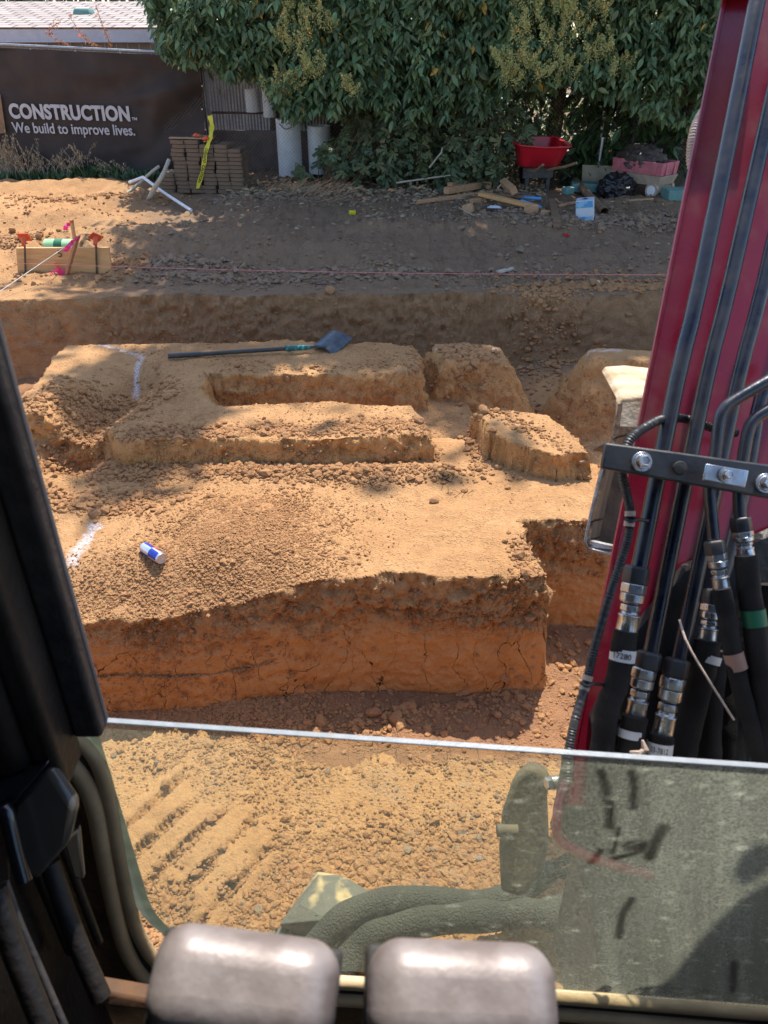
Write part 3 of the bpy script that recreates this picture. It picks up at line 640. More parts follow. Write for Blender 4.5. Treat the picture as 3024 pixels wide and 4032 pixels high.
    for i, (px, pyt, pyb, lab) in enumerate(((97, 955, 1090, 0), (378, 955, 1100, 1))):
        t = YP(px, pyt, D-.03); b = YP(px+4, pyb, D-.03)
        st = thing('steel_stake', b, ('dark steel stake with a flat square orange cap at the left end of the board', 'rusty steel stake with a tilted orange cap near the right end of the board')[i], 'stake', 'capped stakes of the layout board')
        v = t-b; MB().tube([v*-.1, v], .0095, 10).build('rod', M['stake_steel'], st, smooth=True)
        R_ = Euler((math.radians(-50 if i == 0 else -48), 0, math.radians(3))).to_matrix() @ Euler((0, 0, 0 if i == 0 else PI/4)).to_matrix()
        mb = MB(); top = v+Vector((0, 0, .025)); mb.box(top+R_ @ Vector((0, 0, .03)), (.108, .108, .012), R_)
        mb.box(top+R_ @ Vector((0, 0, .038)), (.09, .09, .006), R_)
        mb.lathe([(.018, -.055), (.021, -.02), (.03, .025)], 16, Matrix.Translation(top) @ R_.to_4x4()); mb.build('safety_cap', M['orange'], st, bevel=.003)
    # two tall wood stakes with flagging
    for i, (bt, tp, w_, lab, mt) in enumerate((((256, 1106), (308, 925), .072, 'leaning wooden stake with pink paint and a pink tassel in front of the layout board', 0), ((300, 975), (281, 865), .055, 'upright wooden stake with fluttering pink ribbon behind the layout board', 1))):
        D2 = D-.10 if i == 0 else D+.35; b = YP(*bt, D2); t = YP(*tp, D2-.02 if i == 0 else D2)
        st = thing('wooden_stake', b, lab, 'stake'); v = t-b
        Rm = v.to_track_quat('Z', 'Y').to_matrix()
        MB().box(v/2, (w_, .02, v.length), Rm).build('stake_wood', wood('reddish_stake', (.60, .26, .13), (.40, .17, .08)) if i == 0 else M['wood_new'], st, bevel=.002)
        MB().box(v*.93, (w_+.003, .023, v.length*.07), Rm).build('paint_band', M['pink'] if i == 0 else M['orange'], st)
        if i == 0:
            for k in range(9):
                pass
            mb = MB()
            for k in range(12):
                an = -1.1+k*.16; e = Vector((math.sin(an)*.10, -.01+random.uniform(-.02, .02), .015+math.cos(an)*.115)); p0 = Vector((-.03, -.02, .0)); s_ = Vector((.006, 0, 0))
                mb.add([p0-s_*.5, p0+s_*.5, p0+e+s_*1.2, p0+e-s_*1.2], [(0, 1, 2, 3)])
            mb.build('tassel', M['pink'], st, recalc=False)
            mb = MB(); 
            mb.box(Vector((-.062, .06, .10)), (.02, .008, .12), Euler((0, -.3, 0)).to_matrix()); mb.build('orange_chip', M['orange'], st)
        mb = MB(); vs = []
        for k in range(12):
            a = k/11; c = v*(.90-.25*a)+Vector((-.02-.06*a, -.02+.02*math.sin(a*9), -.0)); vs += [c+Vector((-.022, 0, .006)), c+Vector((.022, .01*math.cos(a*7), -.004))]
        mb.add(vs, [(2*k, 2*k+1, 2*k+3, 2*k+2) for k in range(11)]); mb.build('ribbon', M['pink'], st, recalc=False)
    # mint green plastic drum behind the board
    c = YP(236, 958, D+.42); a = YP(180, 965, D+.4); b = YP(296, 965, D+.4)
    root = thing('green_tube', (a.x, a.y, a.z-.02), 'mint green plastic tube lying behind the layout board', 'tube')
    w_ = b.x-a.x; MB().lathe([(.03, 0), (.076, 0), (.080, .01), (.080, w_-.01), (.076, w_), (.03, w_)], 24, Matrix.Rotation(PI/2, 4, 'Y')).build('tube_shell', M['mint'], root, smooth=True)
    MB().lathe([(.0815, w_*.35), (.0815, w_*.62)], 24, Matrix.Rotation(PI/2, 4, 'Y'), cap=False).build('label_band', M['green_tape'], root, smooth=True)
    # strings
    p0 = YP(70, 1037, D-.07); p1 = G(2800, 1083, .42); mb = MB(); pts = [p0.lerp(p1, k/20)+Vector((0, 0, -.03*math.sin(PI*k/20))) for k in range(21)]
    tag(mb.tube(pts, .0026, 6).build('string_line', M['string']), 'thin pink builder string stretched level above the far trench', 'string')
    p0 = YP(254, 974, D-.02); p1 = YP(-60, 1188, 6.6); tag(MB().tube([p0, p1], .0032, 6).build('string_line', M['string_w']), 'short pale string running slantwise down from the layout board to the left', 'string')
    # scraps lying about
    def scrap(name, px, py, size, rz, m, lab, cat, tilt=.08):
        p = on(px, py); o = MB().box((0, 0, 0), size).build(name, m, None, bevel=min(size)*.2); o.location = p+Vector((0, 0, size[2]*.6)); o.rotation_euler = (tilt, tilt*.7, rz); tag(o, lab, cat)
    scrap('wood_offcut', 1995, 1070, (.36, .055, .018), .95, M['wood_pale'], 'pale splintered wood offcut lying near the pink string', 'wood scrap', .15)
    scrap('paper_litter', 2345, 1105, (.10, .06, .02), .2, M['litter'], 'crumpled white paper litter right of the pale offcut', 'litter', .3)
    scrap('paper_litter', 2120, 1038, (.035, .03, .006), .2, M['litter'], 'tiny white square of paper litter above the pale offcut', 'litter', .3)
    scrap('wrapper', 2240, 905, (.12, .05, .015), .3, M['can_red'], 'red and silver crumpled wrapper in front of the blue box', 'litter', .3)
    scrap('yellow_can', 1388, 842, (.085, .05, .05), .1, M['yellow'], 'small yellow container on the shaded ground in front of the bushes', 'litter')
    scrap('twig', 2600, 960, (.22, .012, .012), .05, M['wood_pale'], 'short bare twig beside the red boom', 'twig')
    scrap('twig', 2290, 1880, (.07, .014, .012), .5, M['wood_old'], 'short dark twig on the platform left of the bucket', 'twig')
    # straw wisps
    mb = MB()
    for (px, py, n) in ((1480, 1895, 16), (1750, 1885, 24), (1790, 1950, 10), (2230, 1750, 3)):
        for k in range(n):
            p = on(px+random.gauss(0, 28), py+random.gauss(0, 14), 0); a = random.uniform(0, PI); l_ = random.uniform(.02, .06)
            mb.tube([p+Vector((0, 0, .006)), p+Vector((math.cos(a)*l_, math.sin(a)*l_, .008+random.uniform(0, .02)))], .0013, 4)
    tag(mb.build('straw', M['dry']), 'dry straw wisps scattered on the front platform', 'straw', kind='stuff')
    white(mb)
def white(mb): pass
small_things()

# ---------------------------------------------------------------- EXCAVATOR
SUNK = None
def hexnut(mb, a, b, r, m=0):
    mb.tube([a, a.lerp(b, .12), a.lerp(b, .88), b], [r*.86, r, r, r*.86], 6, m)
EX = thing('excavator', (0, -.2, 0), 'dark red compact excavator seen from the driver seat of its black cab', 'excavator')
EXO = Vector((0, -.2, 0))
def ex(mb, name, m, parent=None, **k):
    o = mb.build(name, m, parent or EX, **k)
    if parent is None: 
        o.location = -EXO
    return o
def boom():
    # front plate of the boom, seen square on; built at its real place 1.25 m from the eye
    def Zb(py): return 1.30+.05*(2950-py)/2950
    Lf = [(2851+20*0, -160), (2851-0, 0), (2260, 2950), (2215, 3180)]
    Lf[0] = (2883, -160)
    left = [CZ(px, py, Zb(py)) for px, py in Lf]
    rightd = (CZ(3000, 1500, Zb(1500))-CZ(2540, 1500, Zb(1500))).normalized()
    axis = (left[0]-left[2]).normalized(); nrm = rightd.cross(axis).normalized()
    if nrm.dot(ORG-left[1]) < 0: nrm = -nrm
    Wd = .34; th = .20
    mb = MB(); rows = [left[3], left[2], left[2].lerp(left[1], .5), left[1], left[0]]
    wds = [.30, .33, .34, .34, .33]
    vs = []
    for p, wd in zip(rows, wds):
        vs += [p, p+rightd*wd, p+rightd*(wd-.03)-nrm*th, p+rightd*.07-nrm*th]
    k = len(rows); fs = [(i*4+j, i*4+(j+1) % 4, (i+1)*4+(j+1) % 4, (i+1)*4+j) for i in range(k-1) for j in range(4)]+[(3, 2, 1, 0), tuple((k-1)*4+j for j in range(4))]
    bo = ex(MB().add(vs, fs), 'boom', M['red_paint'], bevel=.006, seg=3)
    bo['label'] = 'glossy dark red boom rising to the right of the window'
    def sub(mb, name, m, **kk): o = mb.build(name, m, bo, **kk); return o
    # raised flange along the left edge
    mb = MB(); mb.tube([left[3]+nrm*.001, left[0]+nrm*.001], .004, 6); sub(mb, 'edge_weld', M['red_paint'], smooth=True)
    # orange marker at the top
    mb = MB(); p = CZ(2770, 8, 1.36); q = CZ(2960, 14, 1.36); mb.box((p+q)/2+Vector((0, 0, .012)), ((q-p).length, .05, .006)); sub(mb, 'orange_edge', M['orange'])
    mb = MB(); mb.box((p+q)/2+Vector((0, .0, .035)), ((q-p).length+.02, .07, .035)); sub(mb, 'stop_block', M['black_steel'], bevel=.004)
    pipes = [([(3003, -120), (2982, 0), (2760, 1100), (2665, 1500), (2525, 2200), (2508, 2262)], 33.5, 1.20),
             ([(3155, -120), (3128, 0), (2879, 1100), (2780, 1500), (2617, 2300), (2560, 2590)], 31, 1.205),
             ([(3300, -120), (3262, 0), (3010, 1100), (2906, 1500), (2737, 2300), (2672, 2605)], 29, 1.21),
             ([(3100, 1380), (2998, 1560), (2955, 1800), (2880, 2150), (2800, 2420)], 27, 1.24)]
    for pts, rpx, Z in pipes:
        P_ = [CZ(a, b, Z+.05*(2950-b)/2950) for a, b in pts]; sub(MB().tube(P_, rpx*Z/FPX, 20, smooth=3), 'hydraulic_pipe', M['pipe'], smooth=True)
    bent = [([(3160, 1425), (3015, 1505), (2890, 1578), (2852, 1612), (2831, 1665), (2816, 1798), (2797, 1900), (2795, 1955), (2811, 2121)], 24, 1.15),
            ([(3180, 1520), (3030, 1612), (2968, 1655), (2943, 1712), (2920, 1848), (2910, 1947), (2915, 2046)], 24, 1.15)]
    for pts, rpx, Z in bent:
        P_ = [CZ(a, b, Z) for a, b in pts]; sub(MB().tube(P_, rpx*Z/FPX, 20, smooth=6), 'bent_pipe', M['pipe'], smooth=True)
    # fittings and sleeved hoses
    def fitting(nut, silver, Z, rp, tape=None):
        r = rp*Z/FPX; a = CZ(*nut, Z); b = CZ(*silver[0], Z); c = CZ(*silver[1], Z); u = (c-b); ul = u.normalized()
        mb = MB(); hexnut(mb, a-ul*r*.75, a+ul*r*.85, r*1.12); sub(mb, 'pipe_nut', M['black_steel'], bevel=.0012)
        mb = MB(); hexnut(mb, b, b+u*.22, r*1.08); mb.tube([b+u*.22, b+u*.38, b+u*.42], [r*1.0, r*.98, r*.74], 20)
        hexnut(mb, b+u*.44, b+u*.58, r*.84); mb.tube([b+u*.58, b+u*.62, b+u*.66, b+u*.70, b+u*.98, c], [r*.7, r*.70, r*.95, r*.86, r*.90, r*.8], 12)
        sub(mb, 'hose_fitting', M['zinc'], bevel=.0008)
    fitting((2505, 2264), ((2499, 2296), (2466, 2488)), 1.20, 47)
    fitting((2553, 2600), ((2540, 2630), (2500, 2828)), 1.20, 45)
    fitting((2662, 2628), ((2653, 2664), (2607, 2900)), 1.20, 46)
    fitting((2810, 2350), ((2803, 2376), (2784, 2526)), 1.24, 40)
    fitting((2816, 2155), ((2821, 2176), (2842, 2324)), 1.15, 38)
    fitting((2918, 2064), ((2924, 2092), (2938, 2192)), 1.15, 38)
    def hose(pts, rpx, Z, name='sleeved_hose', wob=.0):
        P_ = [CZ(a, b, Z+(q[0] if q else 0)) for a, b, *q in pts]; 
        o = sub(MB().tube(P_, [rpx*Z/FPX*(1+random.uniform(-wob, wob)) for _ in range(len(P_)*6)], 20, smooth=6), name, M['sleeve'], smooth=True); return P_
    hose([(2464, 2485), (2445, 2600), (2425, 2700), (2392, 2790), (2372, 2950), (2360, 3120), (2350, 3300)], 47, 1.19, wob=.05)
    hose([(2500, 2820), (2485, 2920), (2470, 3050), (2465, 3350)], 50, 1.19, wob=.03)
    hose([(2606, 2895), (2592, 2990), (2590, 3120), (2580, 3400)], 48, 1.19, wob=.03)
    hose([(2785, 2522), (2765, 2640), (2720, 2820), (2690, 2960), (2680, 3100), (2660, 3400)], 52, 1.22, wob=.04)
    hose([(2842, 2318), (2862, 2430), (2890, 2590), (2925, 2740), (2975, 2900), (3030, 3100)], 36, 1.14, wob=.04)
    hose([(2938, 2188), (2950, 2330), (2970, 2450), (2985, 2600), (3010, 2800), (3030, 3000)], 44, 1.14, wob=.04)
    hose([(2810, 2560), (2800, 2700), (2790, 2850), (2790, 3020), (2800, 3300)], 50, 1.25, wob=.05)
    hose([(2900, 2600), (2890, 2750), (2880, 2900), (2890, 3100), (2900, 3300)], 48, 1.28, wob=.05)
    hose([(2420, 2820), (2410, 2950), (2400, 3150), (2420, 3300)], 45, 1.24, wob=.05)
    hose([(3040, 2300), (3050, 2600), (3060, 2900)], 60, 1.25)
    mb = MB()
    mb.prism([CZ(*p, 1.285) for p in ((2330, 2850), (2500, 2500), (2700, 2250), (3300, 2000), (3300, 3350), (2380, 3350))], (0, .02, .0))
    sub(mb, 'hose_guard', M['cab'])
    # tags and tapes
    def band(px, py, Z, rpx, h, m, name, dx=-.25, lab=None):
        c = CZ(px, py, Z); u = (CZ(px+dx*100, py+100, Z)-c).normalized(); o = sub(MB().tube([c-u*h/2, c+u*h/2], rpx*Z/FPX, 20, cap=False), name, m, smooth=True); 
        return o, c, u
    band(2895, 2602, 1.14, 39, .026, M['pink_tape'], 'faded_tape', .3); band(2968, 2432, 1.14, 47, .025, M['green_tape'], 'green_tape', .15)
    for (px, py, rp, Z, dx, tx) in ((2482, 2885, 52.5, 1.19, -.15, ''), (2597, 2945, 50.5, 1.19, -.12, '03-7812'), (2783, 2590, 54, 1.22, -.3, ''), (2452, 2578, 50, 1.19, -.15, '17280')):
        o, c, u = band(px, py, Z, rp, .013 if not tx else .019, M['white_tag'], 'white_tag', dx)
        if tx:
            to = (ORG-c).normalized(); to = (to-u*to.dot(u)).normalized(); x_ = u.cross(to).normalized()
            if x_.x < 0: x_ = -x_
            Rr = rp*Z/FPX+.0006
            def bend(v, c=c, u=u, to=to, x_=x_, Rr=Rr):
                t = (v.x-.014)/Rr; return c+x_*(Rr*math.sin(t))+to*(Rr*math.cos(t)+v.z)-u*(v.y-.004)
            text_mesh(tx, .012, M['ink'], 'tag_number', bo, None, ext=.0002, bend=bend, width=.028)
    # straw caught on the hoses
    sub(MB().tube([CZ(2675, 2440, 1.13), CZ(2720, 2560, 1.11), CZ(2890, 2835, 1.10)], .0017, 6, smooth=4), 'caught_straw', M['beige_tape'])
    sub(MB().tube([CZ(2480, 2960, 1.14), CZ(2520, 2968, 1.13), CZ(2540, 2950, 1.13), CZ(2530, 2915, 1.13)], [.0015, .005, .006, .002], 6, smooth=1), 'dry_leaf', M['beige_tape'])
    # bracket across the pipes
    Zc = 1.135; cs = [(2384, 1743), (3200, 1853), (3200, 1992), (2369, 1843)]
    P_ = [CZ(a, b, Zc) for a, b in cs]; br = sub(MB().prism(P_, -nrm*.012), 'clamp_bracket', M['black_steel'], bevel=.003, seg=3)
    P2 = [CZ(2384, 1742, Zc+.002), CZ(3200, 1852, Zc+.002)]; sub(MB().prism([P2[0], P2[1], P2[1]-nrm*.07, P2[0]-nrm*.07], Vector((0, .002, -.006))), 'bracket_top', M['black_steel'], bevel=.002)
    up = (P_[0]-P_[3]).normalized()
    def bolt(px, py, r, Z=1.13):
        c = CZ(px, py, Z); R_ = nrm.to_track_quat('Z', 'Y').to_matrix().to_4x4(); Mx = Matrix.Translation(c) @ R_; mb = MB()
        mb.lathe([(r, -.004), (r, 0), (r*.97, .0015), (r*.6, .0015)], 32, Mx); mb.lathe([(r*.78, .001), (r*.8, .0025), (r*.72, .004)], 32, Mx)
        mb.lathe([(r*.62, .003), (r*.64, .011), (r*.54, .0145), (r*.45, .0138)], 6, Mx); sub(mb, 'bolt', M['zinc'], bevel=.0006)
    bolt(2528, 1818, .0148); bolt(3015, 1903, .0148)
    c = CZ(2677, 1843, 1.128); sub(MB().lathe([(.0098, -.004), (.0104, .001), (.009, .0035), (.003, .0042)], 28, Matrix.Translation(c) @ nrm.to_track_quat('Z', 'Y').to_matrix().to_4x4()), 'rubber_plug', M['rubber'], smooth=True)
    P_ = [CZ(a, b, 1.10) for a, b in ((2781, 1825), (2950, 1853), (2935, 1920), (2769, 1890))]; sub(MB().prism(P_, -nrm*.008), 'clamp_plate', M['zinc'], bevel=.0015)
    bolt(2858, 1871, .0105, 1.097)
    # corrugated conduit
    pts = [(2900, 1705, 1.27), (2816, 1689, 1.26), (2697, 1649, 1.25), (2612, 1650, 1.22), (2548, 1679, 1.19), (2498, 1714, 1.17), (2468, 1760, 1.165), (2452, 1863, 1.165), (2463, 1925, 1.17), (2479, 2000, 1.18), (2481, 2060, 1.18), (2470, 2130, 1.18), (2440, 2225, 1.18), (2399, 2349, 1.18), (2344, 2537, 1.18), (2312, 2672, 1.18), (2262, 2845, 1.16), (2240, 2965, 1.15), (2235, 3080, 1.14)]
    P_ = catmull([CZ(*p) for p in pts], 26)
    sub(MB().tube(P_, .0068, 14, rf=lambda l: 1+.09*math.sin(l*2*PI/.0042)), 'corrugated_conduit', M['corr'], smooth=True)
    for (px, py, dx, dy) in ((2481, 2022, .03, 1), (2478, 2062, -.1, 1), (2313, 2668, -.3, 1), (2301, 2706, -.3, 1)):
        c = CZ(px, py, 1.178); u = (CZ(px+dx*50, py+50, 1.178)-c).normalized(); sub(MB().tube([c-u*.004, c+u*.004], .0082, 16, cap=False), 'beige_tape', M['beige_tape'], smooth=True)
    for (px, py) in ((2480, 2042), (2307, 2687)):
        c = CZ(px, py, 1.176); e = CZ(px+70, py+8, 1.19); sub(MB().tube([c-Vector((.008, 0, 0)), c+Vector((0, -.008, 0)), c+Vector((.01, -.003, 0)), e], .0028, 8, smooth=4), 'cable_tie', M['corr'], smooth=True)
    # spiral guarded hose looping out behind the boom
    pts = [(2900, 330, 1.75), (2790, 420, 1.72), (2742, 500, 1.70), (2725, 590, 1.70), (2732, 670, 1.71), (2790, 760, 1.75), (2900, 840, 1.8)]
    P_ = catmull([CZ(*p) for p in pts], 50); sub(MB().tube(P_, .0115, 16, rf=lambda l: 1+.10*math.sin(l*2*PI/.0062)), 'spiral_guarded_hose', M['spiral'], smooth=True)
    # red foot of the boom, seen through the dusty glass
    pts = [(2240, 3060, 1.24), (2206, 3150, 1.23), (2196, 3214, 1.22), (2194, 3275, 1.22), (2218, 3318, 1.22), (2306, 3366, 1.22), (2374, 3390, 1.22), (2476, 3420, 1.22), (2560, 3440, 1.24)]
    sub(MB().tube([CZ(*p) for p in pts], .0085, 14, smooth=6, flat=1.0), 'boom_foot_rim', M['red_paint'], smooth=True)
    mb = MB(); mb.prism([CZ(*p, 1.31) for p in ((2215, 3150), (2205, 3260), (2240, 3320), (2330, 3600), (2360, 3850), (3300, 4000), (3300, 2950), (2255, 2950))], (0, .05, -.02)); sub(mb, 'boom_foot_and_shade', M['rubber'], bevel=.01)  # black slab carried below the foot to stand in for shaded ground
    # swing bracket and pivot
    mb = MB(); out = [(1968, 3520), (1960, 3345), (1972, 3204), (2019, 3063), (2060, 3030), (2097, 3020), (2130, 3041), (2160, 3073), (2145, 3157), (2152, 3313), (2135, 3439), (2060, 3540)]
    mb.prism([CZ(a, b, 1.47) for a, b in out], Vector((.015, .035, -.02))); o = ex(mb, 'swing_bracket', M['swing'], bevel=.012, seg=4); 
    mb = MB(); c = CZ(1956, 3270, 1.47); mb.tube([c+Vector((.0, 0, 0)), c+Vector((.04, 0, 0))], .012, 14); mb.build('pin_end', M['swing'], o, smooth=True)
    mb = MB(); mb.prism([CZ(a, b, 1.42) for a, b in ((2205, 2960), (2300, 2960), (2290, 3080), (2225, 3240), (2180, 3330), (2160, 3250), (2200, 3130))], Vector((.02, .03, 0))); o2 = ex(mb, 'pivot_plate', M['swing'], bevel=.006)
    c = CZ(2205, 3078, 1.38); mb = MB(); d = Vector((-1, -.25, .1)).normalized(); mb.tube([c, c+d*.018], .0125, 20); hexnut(mb, c+d*.018, c+d*.028, .011); mb.build('bolt', M['zinc'], o2, smooth=False)
    # slew frame and blade hidden below
    ex(MB().box((1.08, .93, .45), (1.3, .35, .46)), 'slew_frame', M['rubber'], bevel=.03)
    # bucket tucked beyond the boom
    Zk = 2.05
    def K(px, py, dz=0): return CZ(px, py, Zk+dz)
    F0 = [(2434, 1592), (2452, 1570), (2540, 1562), (2720, 1590), (2640, 2240), (2397, 2178), (2312, 2160), (2303, 2135), (2318, 2060), (2368, 1850), (2412, 1730)]
    inn = [(2436, 1684), (2500, 1678), (2690, 1690), (2615, 2190), (2400, 2150), (2326, 2128), (2334, 2075), (2382, 1860)]
    bk = ex(MB().prism([K(*p, .30) for p in F0], Vector((0, .02, 0))), 'bucket', M['bucket'], bevel=.004)
    # wrapper walls
    mb = MB(); pr = [(2434, 1592), (2412, 1730), (2368, 1850), (2318, 2060), (2303, 2135), (2312, 2160), (2397, 2178), (2640, 2240)]
    for i in range(len(pr)-1):
        a, b = K(*pr[i]), K(*pr[i+1]); a2, b2 = K(pr[i][0]+40, pr[i][1]-10, .30), K(pr[i+1][0]+40, pr[i+1][1]-10, .30)
        mb.add([a, b, b2, a2, a+Vector((.012, 0, .004)), b+Vector((.012, 0, .012)), b2+Vector((.012, 0, .012)), a2+Vector((.012, 0, .004))], [(0, 1, 2, 3), (7, 6, 5, 4), (0, 4, 5, 1), (3, 2, 6, 7), (1, 5, 6, 2), (0, 3, 7, 4)])
    mb.build('bucket_wrapper', M['bucket'], bk)
    mb = MB(); mb.prism([K(*p) for p in ((2434, 1590), (2452, 1570), (2540, 1562), (2720, 1580), (2700, 1690), (2436, 1684))], Vector((0, .03, 0)))
    mb.prism([K(*p) for p in ((2434, 1590), (2452, 1566), (2540, 1560), (2720, 1580))], Vector((.03, .30, -.03))); mb.build('bucket_lip', mat('dust_caked_steel', (.60, .48, .33), (.36, .24, .13), rough=.85, scale=14, bump=.4), bk, bevel=.004)
    mb = MB(); mb.tube([K(2372, 1838), K(2335, 1985), K(2318, 2060), K(2306, 2125), K(2312, 2155), K(2340, 2166), K(2397, 2180), K(2640, 2243)], .0042, 8, smooth=3); mb.build('cutting_edge', M['worn'], bk, smooth=True)
    mb = MB(); mb.prism([K(*p, -.002) for p in ((2312, 2128), (2400, 2148), (2640, 2200), (2640, 2243), (2397, 2180), (2314, 2160))], Vector((0, .01, 0))); mb.build('worn_strip', M['worn'], bk)
boom()

def cab():
    yg = lambda x: .629-.0886*x
    # glass pane with dust density painted per vertex (real streaks and wiped marks)
    tl = GL(352, 2842); tr = GL(3024, 3017); zt = tl.z; ang = math.atan(-.0886); ux = Vector((math.cos(ang), math.sin(ang), 0))
    x0 = GL(395, 2850).x; 
    bl = GL(640, 3790); zb = GL(2000, 3880).z; th = .0065
    nx_, nz_ = 300, 200; X0 = tl.x-.002; X1 = X0+1.35; H_ = zt-zb; vs = []; dust = []
    xs = np.linspace(0, X1-X0, nx_); zz = np.linspace(0, 1, nz_)
    lean = GL(600, 3640).x-tl.x
    # left edge follows the rounded corner: for each height find left limit
    r_ = .16
    def leftlim(h):     # h from bottom
        base = lean*(1-h/H_)*.9
        return base+(r_-math.sqrt(max(0, r_*r_-(r_-h)**2)) if h < r_ else 0)
    V = []
    for k in range(nz_):
        h = H_*zz[k]; l0 = leftlim(h)
        for i in range(nx_):
            s = l0+(X1-X0-l0)*i/(nx_-1); V.append((X0+s*ux.x, yg(X0)+s*ux.y, zb+h))
    V = np.array(V); Fq = np.array([(k*nx_+i, k*nx_+i+1, (k+1)*nx_+i+1, (k+1)*nx_+i) for k in range(nz_-1) for i in range(nx_-1)])
    X = V[:, 0]; Z = V[:, 2]
    # position in the glass plane expressed by survey marks
    d = .115+.05*fbm(X*3+2, Z*3, o=3)+.05*np.clip(fbm(X*9, Z*2.5, o=4), 0, 1)
    right = sstep(.12, .42, X); d += right*(.16+.10*fbm(X*38+Z*8, Z*2.2, o=4, g=.6)+.05*fbm(X*90+Z*20, Z*3+4, o=2))
    d += .02*np.clip(fbm(X*60, Z*50, o=2), 0, 1)
    d += .05*sstep(.10, 0, Z-zb)+.03*sstep(.03, 0, zt-Z)
    def mark(p, q, w_, amt, taper=True):
        A, B = GL(*p), GL(*q); dd = sdseg(X, Z, [(A.x, A.z), (B.x, B.z)]); return np.exp(-(dd/w_)**4)*amt
    wipe = np.zeros_like(X)
    for path, w_ in ((((2368, 3040), (2385, 3100), (2400, 3180), (2398, 3255)), .0062), (((2487, 3040), (2496, 3090), (2494, 3180)), .0055), (((2435, 3260), (2420, 3330), (2408, 3360)), .0035), (((2612, 3258), (2585, 3310), (2558, 3375)), .0085), (((2490, 3330), (2520, 3335)), .013), (((2540, 3322), (2500, 3360), (2420, 3380)), .005), (((2488, 3540), (2450, 3600), (2438, 3690)), .006), (((2890, 3790), (2885, 3900)), .006), (((2365, 3350), (2330, 3395)), .005)):
        for a, b in zip(path[:-1], path[1:]): wipe = np.maximum(wipe, mark(a, b, w_, 1))
    d *= 1-.85*wipe
    for p, w_, amt in (((1500, 3080), .03, .09), ((1560, 3140), .02, .07), ((860, 3030), .025, .05), ((1180, 3100), .02, .04)):
        A = GL(*p); dd = np.hypot((X-A.x), (Z-A.z)*.7+(X-A.x)*.4); d += np.exp(-(dd/w_)**2)*amt*np.clip(.6+fbm(X*80, Z*80, o=3)*1.2, 0, 1.5)
    # dried droplets
    for _ in range(190):
        cx = rng.uniform(.05, .65); cz = rng.uniform(zb, zt); rr = rng.uniform(.0015, .0045); d += np.exp(-(np.hypot((X-cx)*.6, Z-cz)/rr)**2)*rng.uniform(.1, .4)
    for _ in range(26):
        cx = rng.uniform(.0, .6); cz = rng.uniform(zb, zt); a = rng.uniform(0, PI); l_ = rng.uniform(.01, .05)
        d += np.exp(-(sdseg(X, Z, [(cx, cz), (cx+l_*math.cos(a), cz+l_*math.sin(a))])/.0012)**2)*.18
    g = bpy.data.materials.new('dusty_glass'); g.use_nodes = True; nt = g.node_tree; L = nt.links.new; out = nt.nodes['Material Output']; nt.nodes.remove(nt.nodes['Principled BSDF'])
    tr_ = N(nt, 'ShaderNodeBsdfTransparent'); tr_.inputs[0].default_value = (.90, .91, .76, 1)
    gl = N(nt, 'ShaderNodeBsdfGlossy'); gl.inputs['Roughness'].default_value = .03; fr = N(nt, 'ShaderNodeFresnel'); fr.inputs[0].default_value = 1.35
    m1 = N(nt, 'ShaderNodeMixShader'); L(fr.outputs[0], m1.inputs[0]); L(tr_.outputs[0], m1.inputs[1]); L(gl.outputs[0], m1.inputs[2])
    df = N(nt, 'ShaderNodeBsdfDiffuse'); df.inputs[0].default_value = (.60, .60, .49, 1); tl_ = N(nt, 'ShaderNodeBsdfTranslucent'); tl_.inputs[0].default_value = (.60, .62, .47, 1)
    md = N(nt, 'ShaderNodeMixShader'); md.inputs[0].default_value = .6; L(df.outputs[0], md.inputs[1]); L(tl_.outputs[0], md.inputs[2])
    at = N(nt, 'ShaderNodeAttribute', attribute_name='dust'); m2 = N(nt, 'ShaderNodeMixShader')
    tc = N(nt, 'ShaderNodeTexCoord'); nz = N(nt, 'ShaderNodeTexNoise'); nz.inputs['Scale'].default_value = 260; nz.inputs['Detail'].default_value = 4; L(tc.outputs['Object'], nz.inputs['Vector'])
    mr = N(nt, 'ShaderNodeMapRange'); mr.inputs[1].default_value = .3; mr.inputs[2].default_value = .75; mr.inputs[3].default_value = .55; mr.inputs[4].default_value = 1.6; L(nz.outputs[0], mr.inputs[0])
    mu = N(nt, 'ShaderNodeMath', operation='MULTIPLY'); L(at.outputs['Fac'], mu.inputs[0]); L(mr.outputs[0], mu.inputs[1])
    L(mu.outputs[0], m2.inputs[0]); L(m1.outputs[0], m2.inputs[1]); L(md.outputs[0], m2.inputs[2]); L(m2.outputs[0], out.inputs[0])
    V[:, 1] -= EXO.y
    o = npmesh('window_pane', V, Fq, g, EX, smooth=True); A = o.data.attributes.new('dust', 'FLOAT', 'POINT'); A.data.foreach_set('value', np.clip(d, .01, .75).astype(np.float32))
    o['label'] = 'dusty greenish lower window pane with wiped streaks'
    ge = mat('polished_glass_edge', (.50, .53, .57), (.40, .44, .47), rough=.25, scale=60, bump=.05, trans=.45); gs = mat('green_glass_edge', (.20, .235, .20), (.13, .155, .135), rough=.3, scale=40, bump=.05, trans=.5)
    a = Vector((X0, yg(X0), zt+.001)); b = a+ux*1.35; nb = Vector((-ux.y, ux.x, 0))
    mb = MB(); mb.prism([a-nb*.0015, b-nb*.0015, b+nb*.0055, a+nb*.0055], (0, 0, .0022)); mb.build('glass_top_edge', ge, o).location = -EXO
    # left edge of the pane: seen obliquely, green
    mb = MB(); pe = []
    for k in range(24):
        h = H_*(1-k/23); s = leftlim(h); pe.append(Vector((X0, yg(X0), zb+h))+ux*s)
    vs = []
    for p in pe: vs += [p+ux*.012-nb*.004, p-ux*.012-nb*.0045, p-ux*.012+nb*.004]
    fs = []
